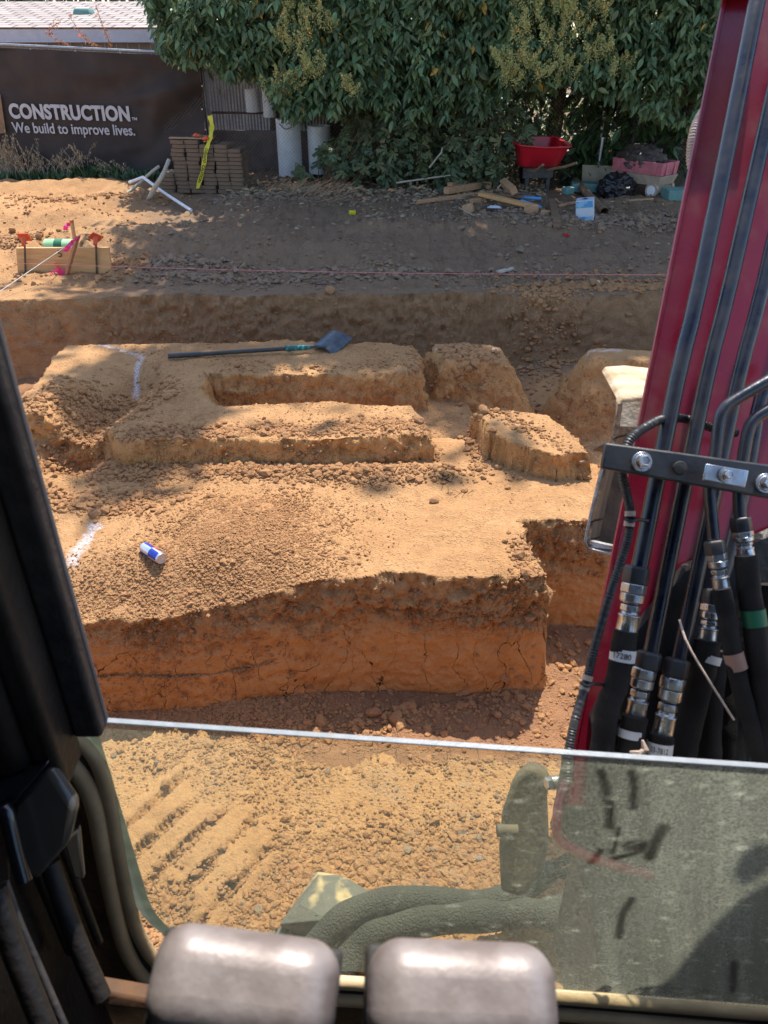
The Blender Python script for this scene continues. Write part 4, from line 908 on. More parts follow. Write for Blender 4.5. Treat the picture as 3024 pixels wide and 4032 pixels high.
    for k in range(23): fs += [(3*k, 3*k+1, 3*k+4, 3*k+3), (3*k+1, 3*k+2, 3*k+5, 3*k+4)]
    mb.add(vs, fs); mb.build('glass_side_edge', gs, o, recalc=False).location = -EXO
    # seal / frame following the pane
    path = [(150, 2780), (300, 2895), (385, 3000), (432, 3160), (468, 3360), (510, 3560), (552, 3690), (620, 3790), (720, 3835), (900, 3845), (1330, 3868), (2191, 3925), (3024, 3990), (3500, 4030)]
    P1 = [GL(*p, .004) for p in path]
    ex(MB().tube(P1, .0105, 12, smooth=6), 'window_seal', M['tan_trim'], smooth=True)
    path2 = [(110, 2860), (240, 2960), (325, 3060), (375, 3180), (410, 3370), (455, 3590), (505, 3750), (590, 3860), (720, 3905), (900, 3912), (1330, 3928), (2191, 3985), (3024, 4055), (3500, 4095)]
    ex(MB().tube([GL(*p, .012) for p in path2], .0125, 12, smooth=6), 'window_frame', M['tan_trim'], smooth=True)
    ex(MB().tube([GL((a_[0]+b_[0])/2, (a_[1]+b_[1])/2, .006) for a_, b_ in zip(path, path2)], .0055, 8, smooth=6), 'seal_groove', M['rubber'], smooth=True)
    # front left pillar
    pr = YP(430, 2800, .655); xr = pr.x
    mb = MB(); mb.box((xr-.019, .64, 2.10), (.034, .03, 1.22)); ex(mb, 'pillar_edge', M['cab_edge'], bevel=.006, seg=4)
    mb = MB(); mb.tube([(xr-.004, .648, 1.50), (xr-.004, .648, 2.7)], .004, 8); ex(mb, 'pillar_lit_edge', mat('grey_worn_lit_edge', (.26, .24, .23), (.17, .155, .15), rough=.5), smooth=True)  # lighter bead draws the worn, sunlit line along the pillar edge
    mb = MB(); mb.box((xr-.052, .61, 2.08), (.034, .06, 1.26)); ex(mb, 'pillar_channel', M['cab'], bevel=.01, seg=4)
    mb = MB(); mb.box((xr-.215, .60, 2.05), (.30, .06, 1.30)); ex(mb, 'front_pillar', M['cab'], bevel=.02, seg=4)
    # ribs and a pale cord running down the pillar
    for k, (dx, yy, rr) in enumerate(((-.075, .60, .006), (-.11, .59, .010), (-.155, .58, .007))):
        ex(MB().tube([(xr+dx, yy, 1.1), (xr+dx-.004, yy, 1.6), (xr+dx, yy, 2.1), (xr+dx+.006, yy, 2.5)], rr, 10, smooth=5), 'pillar_rib', M['cab'], smooth=True)
    # lower front wall beneath the pane, corner panel, side wall
    def wall(pts, d_, name, m, bv=.006): ex(MB().prism(pts, d_), name, m, bevel=bv)
    zf = .78
    cp = [(-30, 2790), (150, 2800), (250, 2930), (330, 3050), (380, 3200), (420, 3400), (470, 3620), (520, 3790), (620, 3900), (900, 3935), (1400, 3960), (3100, 4080), (3300, 4700), (-200, 4900)]
    wall([GL(*p, -.002) for p in cp], Vector((0, .03, 0)), 'lower_front_panel', M['cab'])
    wall([(-.47, .66, .7), (-.47, .66, 1.62), (-.47, -.6, 1.62), (-.47, -.6, .7)], (-.04, 0, 0), 'door_panel', M['cab'])
    wall([(-.9, .60, zf), (.9, .52, zf), (.9, -1.0, zf), (-.9, -1.0, zf)], (0, 0, -.04), 'cab_floor', M['dark'])
    wall([(-.62, .70, 2.78), (.95, .56, 2.78), (.95, -1.1, 2.78), (-.62, -1.1, 2.78)], (0, 0, .05), 'cab_roof', M['cab'])
    wall([(-.62, -1.05, .7), (-.62, -1.05, 2.8), (.95, -1.05, 2.8), (.95, -1.05, .7)], (0, -.04, 0), 'rear_wall', M['cab'])
    wall([(.92, -1.05, .7), (.92, -1.05, 1.7), (.92, .5, 1.7), (.92, .5, .7)], (.03, 0, 0), 'right_wall', M['cab'])
    wall([(-.62, -1.05, 1.55), (-.62, -1.05, 2.8), (-.62, .6, 2.8), (-.62, .6, 1.55)], (-.03, 0, 0), 'door_upper', M['cab'])
    # console box and panel on the left, partly glossy
    gp = mat('smoked_panel', (.085, .075, .06), (.05, .045, .038), rough=.18, scale=6, bump=.05, spec=.6)
    gb = mat('blue_black_gloss', (.008, .009, .014), (.014, .013, .014), rough=.2, scale=6, bump=.04, spec=.6, coat=.4)
    P_ = [CZ(*p, .86) for p in ((55, 3165), (190, 3030), (300, 3190), (270, 3330), (140, 3480), (90, 3430), (40, 3240))]; o = ex(MB().prism(P_, (0, .02, 0)), 'side_pocket', gp, bevel=.006)
    ex(MB().tube([CZ(0, 3190, .84), CZ(25, 3200, .84), CZ(60, 3340, .84), CZ(95, 3470, .84)], .009, 12, smooth=3), 'pocket_rim', gb, smooth=True)
    ex(MB().prism([CZ(*p, .85) for p in ((-40, 3100), (190, 3010), (60, 3165), (-40, 3220))], (0, .015, 0)), 'pocket_lid', gb, bevel=.004)
    ex(MB().tube([CZ(20, 3470, .80), CZ(80, 3640, .80), (CZ(150, 3800, .80)), CZ(280, 4100, .80)], .004, 10, smooth=3), 'door_gasket', M['cab_edge'], smooth=True)
    ex(MB().tube([CZ(-20, 3500, .78), CZ(40, 3700, .78), (CZ(110, 3880, .78)), CZ(200, 4100, .78)], .012, 10, smooth=3), 'door_gasket', M['cab'], smooth=True)
    ex(MB().prism([CZ(*p, .95) for p in ((250, 3320), (310, 3260), (330, 3470), (290, 3460))], (0, .01, 0)), 'corner_gusset', gp, bevel=.003)
    ex(MB().tube([CZ(195, 3400, .92), CZ(300, 3700, .92), (CZ(400, 3930, .92))], .012, 10, smooth=3), 'floor_channel', M['cab'], smooth=True)
    ex(MB().prism([CZ(*p, .93) for p in ((350, 3900), (700, 3960), (900, 3985), (900, 4010), (380, 3960))], (0, .02, 0)), 'rusty_ledge', mat('rusty_ledge', (.13, .06, .025), (.05, .03, .02), rough=.8, scale=14), bevel=.004)
    # travel pedals in the foreground
    def pedal(cx, cy, Zp, lab, wpx, roll, yaw):
        w_ = wpx*Zp/FPX; c = CZ(cx, cy, Zp); 
        R_ = Matrix.Rotation(yaw, 3, 'Z') @ Matrix.Rotation(math.radians(24), 3, 'X') @ Matrix.Rotation(roll, 3, 'Y')
        mb = MB(); mb.box((0, 0, 0), (w_, .064, .044), None, taper=.9); o = mb.build('travel_pedal', M['grip'], EX, bevel=.0205, seg=8); o.matrix_local = Matrix.Translation(c-EXO) @ R_.to_4x4(); o['label'] = lab
        st = MB(); st.tube([c-Vector((0, -.01, .02)), c-Vector((0, -.05, .25)), c-Vector((0, -.10, .85))], .012, 12, smooth=4); q = ex(st, 'pedal_stalk', M['cab'], smooth=True)
        rb = MB(); rb.box((0, -.002, -.026), (w_*.97, .060, .020)); q = rb.build('pedal_rubber', M['rubber'], o, bevel=.004)
    pedal(962, 3885, .47, 'left worn grey travel pedal', 775, math.radians(8), math.radians(-7))
    pedal(1822, 3925, .47, 'right worn grey travel pedal', 785, math.radians(5), math.radians(-2))
    # floating disc out of view, added so its round shadow falls across the pane
    t_ = 1.55
    g0 = GL(2965, 3405); c = g0+SUNV*t_; mb = MB()
    R_ = SUNV.to_track_quat('Z', 'Y').to_matrix().to_4x4(); rr = GL(3035, 3405).x-g0.x
    o = ex(MB().lathe([(rr*.9, -.015), (rr, -.005), (rr, .005), (rr*.9, .018), (rr*.4, .026)], 32, Matrix.Translation(c) @ R_), 'round_shadow_caster', M['cab'], smooth=True)
    sh = [(3024, 3480), (2935, 3525), (2800, 3650), (2640, 3850), (2560, 3905), (2400, 3945), (3024, 4100), (3600, 4100), (3600, 3300)]
    P_ = [GL(*p)+SUNV*t_ for p in sh]; ex(MB().prism(P_, SUNV*.03), 'pane_shadow_caster', M['cab'])  # unseen slab added along the sun direction to shade the lower right pane
cab()

# rock and sleeved hoses just outside the window
def near_items():
    c = G(1290, 3590, .05)
    root = thing('rock', (c.x, c.y, 0), 'grey and tan broken rock on the bank behind the travel pedals', 'rock')
    def hull(pts, m, name, z=1.0):
        bm = bmesh.new(); [bm.verts.new(p) for p in pts]; bmesh.ops.convex_hull(bm, input=bm.verts); me = bpy.data.meshes.new(name); bm.to_mesh(me); bm.free(); me.materials.append(m)
        o = bpy.data.objects.new(name, me); link(o, root); b = o.modifiers.new('b', 'BEVEL'); b.width = .003; b.segments = 2; return o
    def q(px, py, z): p = G(px, py, z); return p-Vector((c.x, c.y, 0))
    hull([q(1100, 3640, .06), q(1255, 3450, .11), q(1350, 3448, .11), q(1490, 3530, .09), q(1520, 3570, .04), q(1290, 3620, .13), q(1420, 3600, .11), q(1115, 3665, 0), q(1520, 3620, 0), q(1250, 3430, 0), q(1300, 3740, .0), q(1180, 3560, .10)], M['rock'], 'rock_body')
    hull([q(1240, 3600, .12), q(1390, 3520, .128), q(1350, 3640, .12), q(1230, 3650, .08), q(1400, 3600, .05), q(1260, 3690, .0), q(1390, 3660, 0)], M['rock'], 'broken_face')
    for k, (a, b, s) in enumerate(((1170, 3650, .03), (1215, 3670, .026), (1110, 3690, .025), (1250, 3690, .024), (1060, 3690, .02), (1180, 3710, .022), (1310, 3705, .026))):
        p = q(a, b, .02); hull([p+Vector((random.uniform(-s, s), random.uniform(-s, s), random.uniform(-s*.6, s*.8))) for _ in range(10)], M['rock'], 'rock_chip')
    mesh_m = mat('grey_mesh_sleeve', (.070, .070, .055), (.045, .047, .038), rough=.95, scale=8, bump=1., bscale=170, dist=.009)
    # checker weave
    a = [G(1190, 3800, .05), G(1300, 3660, .12), G(1430, 3580, .15), G(1620, 3545, .16), G(1850, 3560, .14), G(2010, 3530, .14), G(2150, 3440, .16), G(2185, 3420, .17)]
    b = [G(1330, 3850, .05), G(1420, 3700, .10), G(1560, 3640, .13), G(1760, 3610, .14), G(1960, 3600, .13), G(2080, 3590, .13), G(2160, 3600, .14), G(2245, 3590, .15)]
    for pts, rad, lab in ((a, [.036, .038, .040, .040, .038, .036, .036, .03, .022], 'far grey mesh sleeve curving over the rock to a frayed end'), (b, [.04, .042, .044, .044, .044, .042, .036, .044, .05], 'near grey mesh sleeve with a tan stained crumpled end')):
        root = thing('mesh_sleeve', pts[0], lab, 'hose sleeve', 'grey mesh sleeves on the bank')
        P_ = catmull([p-pts[0] for p in pts], 8); rr = [np.interp(k/(len(P_)-1)*(len(rad)-1), range(len(rad)), rad)*(1+.04*math.sin(k*.7)) for k in range(len(P_))]
        MB().tube(P_, rr, 22, cap=True).build('sleeve', mesh_m, root, smooth=True)
        e = P_[-1]; mb = MB()
        for k in range(8):
            th = k/8*2*PI; dv = Vector((.03+random.uniform(0, .02), math.cos(th)*.03, math.sin(th)*.03)); mb.add([e+Vector((-.02, math.cos(th)*rad[-1]*.9, math.sin(th)*rad[-1]*.9)), e+Vector((-.02, math.cos(th+.8)*rad[-1]*.9, math.sin(th+.8)*rad[-1]*.9)), e+dv*1.1, e+dv+Vector((.004, .012, .01))], [(0, 1, 3, 2)])
        mb.build('frayed_end', mesh_m, root, recalc=False)
near_items()
#==PART3==
# ---------------------------------------------------------------- FENCE LINE
FD = Vector((1, FB, 0)).normalized(); FN = Vector((FB, -1, 0)).normalized()     # along the fence; towards the cab
def FL(x, z, off=0.): return Vector((x, FA+FB*x, z))+FN*off
TOPZ = FP(300, 190).z
def tz(x): a, b = FP(0, 176), FP(620, 206); return TOPZ+(min(x, -2.6)-FP(300, 190).x)*(b.z-a.z)/(b.x-a.x)
def gz(p): return hz(p.x, p.y)
def fence():
    root = thing('chain_link_fence', FL(-1.0, T), 'galvanised chain link fence running along the back of the yard', 'fence')
    O = FL(-1.0, T); x0, x1 = -8.2, 5.6
    tops = [(-8.2, TOPZ+.01), (5.6, TOPZ)]
    mb = MB(); mb.tube([FL(x0, tz(x0))-O, FL(-2.6, tz(-2.6))-O, FL(x1, tz(x1))-O], .021, 10); mb.build('top_rail', M['galv'], root, smooth=True)
    # knuckled wire ends over the rail + mesh
    pit = .057; Ltot = (FL(x1, 0)-FL(x0, 0)).length; n = int(Ltot/pit); H_ = tz(-2.6)+.06-.14; nk = int(H_/(pit/2)); V = []; F = []; r = .0016; b = 0
    ks = np.arange(nk+1)
    for i in range(n):
        s = i*pit+np.where(ks % 2 == 0, 0, pit*.5)*1.0; z = .12+ks*pit/2; off = np.where(ks % 2 == 0, .003, -.003)
        for sgn in (0,):
            P = np.stack([(x0*1.0+FD.x*s), (FL(x0, 0).y+FD.y*s), z], -1)+np.outer(off, np.array(FN))
            ring = [np.array(FD)*r, np.array([0, 0, 1])*r*0+np.array(FN)*r, -np.array(FD)*r]
            VV = np.stack([P+q for q in ring], 1).reshape(-1, 3); V.append(VV); k = len(ks)
            I = np.arange(k-1)[:, None]*3+b; F.append(np.concatenate([I+np.array([j, (j+1) % 3, 3+(j+1) % 3, 3+j]) for j in range(3)])); b += 3*k
            # mirrored wire
            s2 = i*pit+np.where(ks % 2 == 0, pit, pit*.5)
            P = np.stack([(x0*1.0+FD.x*s2), (FL(x0, 0).y+FD.y*s2), z], -1)-np.outer(off, np.array(FN))
            VV = np.stack([P+q for q in ring], 1).reshape(-1, 3); V.append(VV); I = np.arange(k-1)[:, None]*3+b; F.append(np.concatenate([I+np.array([j, (j+1) % 3, 3+(j+1) % 3, 3+j]) for j in range(3)])); b += 3*k
    V = np.concatenate(V)-np.array(O); npmesh('wire_mesh', V, np.concatenate(F), M['wire'], root)
    for (px, py) in ((812, 440), (1600, 400), (-300, 400), (2392, 340), (3000, 400)):
        p = FP(px, py, -.03); MB().tube([Vector((p.x, p.y, .05))-O, Vector((p.x, p.y, tz(p.x)+.04))-O], .026 if px != 812 else .03, 12).build('post', M['galv'], root, smooth=True)
    # banner on the fence
    a = FP(-160, 185, .05); bR = FP(802, 232, .05); xb0, xb1 = FP(-420, 300, .05).x, FP(806, 400, .05).x
    O = FL(xb0, T, .05); root = thing('banner', O, 'large dark brown cloth banner reading CONSTRUCTION tied over the left half of the fence', 'banner')
    nu, nv = 150, 90; U, W = np.meshgrid(np.linspace(0, 1, nu), np.linspace(0, 1, nv), indexing='ij')
    xx = xb0+(xb1-xb0)*U; zt = TOPZ-.03; ztv = np.array([tz(float(q))-.04 for q in xx[:, 0]])[:, None]; zb = FP(500, 700, .05).z+.02; zb = max(zb, .12)
    z = ztv+(zb-ztv)*W
    # diagonal pulls towards the lower right
    pr = np.clip((U-.55)/.45, 0, 1); q = (U-.55)*2.2-(1-W)*.9
    wr = .16*pr*np.sin(q*9+W*3)*np.exp(-((q-.1)/.9)**2)*sstep(0, .3, W)+.035*np.sin(W*7+U*11)*.35*W+fbm(U*6, W*3, o=3)*.09+.012*np.sin(U*40+W*14)*W
    txtm = np.exp(-(((U-.52)/.20)**2)-(((W-.36)/.16)**2)); txtm = sstep(.28, .35, U)*sstep(.86, .80, U)*sstep(.30, .42, W)*sstep(.82, .72, W); wr = wr*(1-.93*txtm); off = .05+.03*W+wr
    P = np.stack([xx, FA+FB*xx, z], -1)+off[..., None]*np.array(FN)
    I = np.arange(nu*nv).reshape(nu, nv); Fq = np.stack([I[:-1, :-1], I[1:, :-1], I[1:, 1:], I[:-1, 1:]], -1).reshape(-1, 4)
    npmesh('banner_cloth', P.reshape(-1, 3)-np.array(O), Fq, M['banner'], root, smooth=True)
    mb = MB(); mb.tube([FL(xb0, tz(xb0)-.045, .055)-O, FL(-2.6 if xb1 > -2.6 else xb1, tz(xb1)-.045, .055)-O, FL(xb1+.001, tz(xb1)-.045, .055)-O], .016, 8); mb.tube([FL(xb1, tz(xb1)-.04, .055)-O, FL(xb1, zb, .06)-O], .012, 8); mb.build('hem', M['banner'], root, smooth=True)
    for px, py in ((120, 195), (297, 201), (473, 207)):
        p = FP(px, py, .075)-O; MB().lathe([(.008, 0), (.014, .002), (.014, .004), (.008, .006)], 14, Matrix.Translation(p) @ (FN.to_track_quat('Z', 'Y').to_matrix().to_4x4())).build('grommet', M['galv'], root)
    for py in (338, 430, 500):
        p = FP(796, py, .075)-O; MB().lathe([(.008, 0), (.014, .002), (.014, .004), (.008, .006)], 14, Matrix.Translation(p) @ (FN.to_track_quat('Z', 'Y').to_matrix().to_4x4())).build('grommet', M['galv'], root)
    Rt = Matrix.Rotation(FANG, 4, 'Z') @ Matrix.Rotation(PI/2, 4, 'X')
    def txt(s, bl, br_, hgt, name, offs, sp=1.0):
        A = FP(*bl, .115)-O; B = FP(*br_, .115)-O; d = (B-A); ang = math.atan2(d.z, math.hypot(d.x, d.y)); text_mesh(s, hgt, M['banner_txt'], name, root, Matrix.Translation(A) @ Matrix.Rotation(FANG, 4, 'Z') @ Matrix.Rotation(-ang, 4, 'Y') @ Matrix.Rotation(PI/2, 4, 'X'), off=offs, ext=.001, width=d.length, spacing=sp)
    txt('CONSTRUCTION', (41, 463), (514, 475), .27, 'large_lettering', .012, 1.05)
    txt('TM', (519, 473), (540, 474), .055, 'trademark_lettering', .0015)
    txt('We build to improve lives.', (52, 521), (533, 533), .205, 'small_lettering', .0035)
    # tan corner of a notice at the far left
    p = [FP(a_, b_, .13)-O for a_, b_ in ((-60, 372), (2, 372), (24, 524), (-60, 530))]; MB().prism(p, FN*.004).build('notice_board', M['card'], root)
fence()

def house():
    e0 = YP(-900, 118, 15.6); zt = YP(200, 112, 15.6).z; O = Vector((-6, 15.6, 0))
    root = thing('house', O, 'low grey sided house with a tan shingled roof behind the banner fence', 'house')
    ze = YP(300, 118, 15.5).z; zr = YP(300, 14, 19.4).z; x0, x1 = -14, -1.2
    # roof as slab, textured in its own plane
    L_ = math.hypot(19.4-15.5, zr-ze); ang = math.atan2(zr-ze, 3.9)
    mb = MB(); nrow = int(L_/.30)
    for k in range(nrow):       # overlapping courses
        y0 = k*L_/nrow; y1 = (k+1)*L_/nrow+.02; mb.add([(0, y0, .018), (x1-x0, y0, .018), (x1-x0, y1, .0165), (0, y1, .0165), (0, y0, .0135), (x1-x0, y0, .0135)], [(0, 1, 2, 3), (4, 5, 1, 0)])
    o = mb.build('roof', M['roof'], root, recalc=False); o.location = Vector((x0, 15.5, ze+.02))-O; o.rotation_euler = (ang, 0, 0)
    MB().box(((x0+x1)/2-O.x, 19.4+2-O.y, zr-.25), (x1-x0, 4, .1), Euler((-ang, 0, 0)).to_matrix()).build('rear_roof', M['roof'], root)
    MB().box(((x0+x1)/2-O.x, -.115, ze-.075), (x1-x0, .03, .17)).build('fascia', M['fascia'], root)
    MB().box(((x0+x1)/2-O.x, .10, ze-.17), (x1-x0, .5, .02)).build('soffit', M['fascia'], root)
    mb = MB(); x = x0+.3
    MB().box(((x0+x1)/2-O.x, 2.2, (ze-.1)/2), (x1-x0-.6, 4, ze-.16)).build('wall', M['siding'], root)
    while x < x1-.3:
        mb.box((x-O.x, .196, (ze-.2)/2), (.012, .012, ze-.2)); x += .2
    mb.build('siding_groove', M['slat'], root)
    p = YP(330, 48, 17.4)-O; vt = MB(); vt.lathe([(.20, 0), (.22, .02), (.19, .10), (.17, .12)], 8, Matrix.Translation(p+Vector((0, 0, -.06)))); vt.build('roof_vent', M['teal'], root, bevel=.01)
    MB().box(p+Vector((0, 0, -.075)), (.5, .42, .02)).build('vent_flashing', M['teal'], root)
house()

def backdrop_right():
    # slatted cage, plank wall and white tubes behind the fence gap
    root = thing('slatted_cage', FL(-2.4, T, -.9), 'rusty cage wall of upright metal slats behind the fence gap', 'cage'); O = FL(-2.4, T, -.9)
    xL, xR = FP(818, 500, -.9).x, FP(1330, 500, -.9).x; zb = FP(1000, 525, -.9).z; zt = zb+1.6
    mb = MB(); x = xL
    while x < xR: mb.box(FL(x, (zb+zt)/2, -.9)-O, (.022, .012, zt-zb), Matrix.Rotation(FANG, 3, 'Z')); x += .052
    s = mb.build('slat_row', M['slat'], root)
    for z in (zb+.02, zb+.30, zb+1.05): MB().box(FL((xL+xR)/2, z, -.88)-O, (xR-xL, .02, .035), Matrix.Rotation(FANG, 3, 'Z')).build('cross_rail', M['rust'], root)
    root = thing('plank_wall', FL(-2.0, T, -.75), 'low old mud brown plank wall under the slatted cage', 'wall'); O = FL(-2.0, T, -.75)
    MB().box(FL((xL+xR)/2+.1, (zb+.05)/2+.03, -.80)-O, (xR-xL+.5, .08, zb), Matrix.Rotation(FANG, 3, 'Z')).build('planks', M['mud_wall'], root, bevel=.01)
    root = thing('shed', FL(-1.5, T, -3.2), 'dim brown shed wall deep behind the slatted cage', 'shed'); O = FL(-1.5, T, -3.2)
    MB().box(FL(-1.3, 1.3, -3.2)-O, (4.6, .2, 2.6), Matrix.Rotation(FANG, 3, 'Z')).build('shed_wall', M['mud_wall'], root)
    MB().box(FL(-1.3, 2.66, -3.2)-O, (5, 1.6, .08), Matrix.Rotation(FANG, 3, 'Z')).build('shed_roof', M['rust'], root)
    def tube(px, pyt, pyb, wpx, off, lab, handle=False):
        a = FP(px, pyb, off); t = FP(px, pyt, off); Zc = a.y*math.cos(PITCH)+(CAMH-a.z)*math.sin(PITCH); r = wpx/2*Zc/FPX
        rt = thing('white_tube', a, lab, 'tube', 'white tubes behind the fence'); h = t.z-a.z
        MB().lathe([(r*.97, 0), (r*.97, h), (r*.90, h), (r*.9, h*.6)], 28, cap=False).build('tube_wall', M['white_pvc'], rt, smooth=True)
        MB().lathe([(r*.9, h*.6), (.001, h*.6)], 28, cap=False).build('tube_fill', M['dark'], rt)
        if handle: MB().tube([(-r*.6, -r*.85, h-.05), (-.03, -r*1.05, h-.12), (r*.3, -r*1.0, h-.10), (r*.45, -r*.95, h-.04)], .006, 6, smooth=4).build('rope_handle', M['rope'], rt, smooth=True)
    tube(1146, 468, 690, 96, -.22, 'wide white tube with a dark rope handle standing behind the fence', True)
    tube(1262, 495, 680, 92, -.30, 'white tube half hidden by fig leaves right of the one with the rope handle')
    tube(995, 350, 441, 50, -.55, 'short white tube hanging against the slats, left one')
    tube(1062, 277, 461, 50, -.50, 'longer white tube hanging against the slats beside the short one')
backdrop_right()

# ---- paver stack
def pavers():
    base = G(830, 752, T); c0 = Vector((base.x, base.y, hz(base.x, base.y))); sx = .205; R0 = FANG*.8; ux = Vector((math.cos(R0), math.sin(R0), 0))
    proto = None
    s = MB().box((0, 0, 0), (.192, .40, .049)); me = None
    cols = [(-1, 5, -.02), (0, 13, 0), (1, 13, .01), (2, 12, -.01), (3, 12, .0), (4, 11, .01)]
    colname = ['short outer left column', 'first tall column', 'second tall column under the tape', 'third tall column', 'fourth tall column', 'right end column']
    x_left = G(705, 757, T)
    for ci, (c, n, dj) in enumerate(cols):
        for k in range(n):
            if proto is None:
                proto = s.build('concrete_paver', M['paver'], None, bevel=.004); o = proto
            else: o = proto.copy(); C.objects.link(o)
            wob = (.02*math.sin(k*1.3+c*2) if c != 4 else -.006*k+random.uniform(-.012, .012))
            p = x_left+ux*(c*sx+wob*.5+sx*.5)+Vector((0, .1+dj+random.uniform(-.01, .01), 0)); p.z = c0.z+.028+k*.0535
            if c == -1: p += Vector((0, -.02, 0))
            o.location = p; o.rotation_euler = (0, random.uniform(-.012, .012), R0+random.uniform(-.06, .06))
            lv = ('lowest paver' if k == 0 else 'topmost paver' if k == n-1 else ('paver %d up' % (k+1)))
            tag(o, '%s in the %s, brown paver stack' % (lv, colname[ci]), 'paver', 'brown concrete pavers stacked by the fence')
    ztop = c0.z+13*.0535+.004
    def pl(px, py): p = G(px, py, ztop); return p
    q = x_left+ux*.28+Vector((0, .02, 0)); q.z = ztop+.012
    o = MB().box((0, 0, 0), (.62, .10, .014)).build('thin_board', M['wood_mid'], None, bevel=.002); o.location = q; o.rotation_euler = (0, .02, R0+.1); tag(o, 'thin weathered board lying across the top of the paver stack', 'board')
    q2 = x_left+ux*.42+Vector((0, .12, 0)); q2.z = ztop+.02
    o = MB().box((0, 0, 0), (.32, .07, .03)).build('wood_block', M['wood_old'], None, bevel=.002); o.location = q2+Vector((0,.05,0)); o.rotation_euler = (0, 0, R0-.1); tag(o, 'short dark block behind the thin board on the paver stack', 'board')
    for dx, dz, lab in ((.36, .035, 'crumpled orange plastic scrap on the left of the tape'), (.50, .0, 'crumpled orange plastic scrap right of the yellow tape')):
        mb = MB(); V, F = ico2(); mb.add([(v[0]*.055*random.uniform(.7, 1.2), v[1]*.03, v[2]*.03*random.uniform(.5, 1.3)) for v in V], [tuple(f) for f in F]); o = mb.build('orange_scrap', M['orange']); o.location = x_left+ux*dx+Vector((0, -.04 if dz == 0 else .03, ztop+dz+.0-T*0-x_left.z+.012)); tag(o, lab, 'plastic scrap')
    # caution tape hanging down the front
    yf = lambda x: x_left.y+.1+(x-x_left.x)*math.tan(R0)-.20
    pts = [YP(826, 455, yf(-2.4)+.22), YP(834, 500, yf(-2.4)+.15), YP(826, 548, yf(-2.4)+.06), YP(812, 590, yf(-2.4)-.045), YP(800, 660, yf(-2.4)-.05), YP(778, 742, yf(-2.5)-.06)]
    P_ = catmull(pts, 8); root = thing('caution_tape', P_[-1], 'yellow caution tape with black lettering draped over the paver stack', 'tape'); O = P_[-1]; vs = []
    for k, p in enumerate(P_):
        wv = .032+.006*math.sin(k*.9); nrm = Vector((.9, -.25*math.sin(k*.5), .15)).normalized(); vs += [p-nrm*wv-O, p+nrm*wv-O]
    MB().add(vs, [(2*k, 2*k+1, 2*k+3, 2*k+2) for k in range(len(P_)-1)]).build('tape_strip', M['yellow'], root, recalc=False)
    A = P_[-18]; B = P_[-3]; d = (B-A); L_ = d.length; dn = d.normalized(); wn = Vector((.97, -.05, .2)); wn = (wn-dn*wn.dot(dn)).normalized(); nn = wn.cross(dn); 
    if nn.y > 0: nn = -nn
    def bend(c): 
        t = c.x/L_; i = (len(P_)-18)+t*15; i0 = int(min(max(i, 0), len(P_)-2)); f = i-i0; p = P_[i0].lerp(P_[i0+1], f); return p+wn*(c.y-.016)*1.0+nn*(.006+c.z)-O
    text_mesh('CUIDADO  CAUTION', .05, M['ink'], 'lettering', root, None, off=.001, ext=.0004, bend=bend, width=L_*.98)
pavers()

def poles():
    def pole(name, pts, r, m, lab):
        P_ = []
        for px, py, h in pts: p = G(px, py, T+h); P_.append(p)
        O = P_[0].copy(); root = MB().tube([p-O for p in P_], r, 12, smooth=3).build(name, m, None, smooth=True); root.location = O; tag(root, lab, 'pole')
    pole('branch', [(583, 792, .02), (612, 735, .22), (640, 690, .36), (665, 630, .52)], [.034]*4+[.03]*3+[.026]*4, M['wood_pale'], 'thick pale branch leaning up against the paver stack')
    pole('branch', [(500, 762, .02), (545, 725, .12), (600, 675, .28), (627, 655, .34)], [.022]*12, M['wood_pale'], 'thin pale branch crossing behind the thick one')
    a = [G(510, 718, T+.18), G(563, 698, T+.28), G(640, 755, T+.12), G(752, 828, T+.03)]; O = a[-1].copy()
    mb = MB(); mb.tube([a[0]-O, a[0].lerp(a[1], .9)-O, a[1]-O, a[1].lerp(a[2], .1)-O, a[2]-O, a[3]-O], .021, 12); o = mb.build('bent_pipe', M['white_pvc'], None, smooth=True); o.location = O; tag(o, 'bent white plastic pipe lying over the two branches', 'pipe')
    # flat grey slabs on the soil right of the stack
    for k, px in enumerate((790, 850, 905, 955)):
        p = G(px, 786+k*2, T); o = MB().box((0, 0, 0), (.21, .16, .03)).build('flat_slab', M['paver'], None, bevel=.004); o.location = (p.x, p.y, hz(p.x, p.y)+.015); o.rotation_euler = (.02, .03, FANG+.05*k)
        tag(o, ('leftmost', 'second from the left', 'third from the left', 'rightmost')[k]+' of the flat slabs lying in front of the paver stack', 'paver', 'flat slabs in front of the stack')
poles()

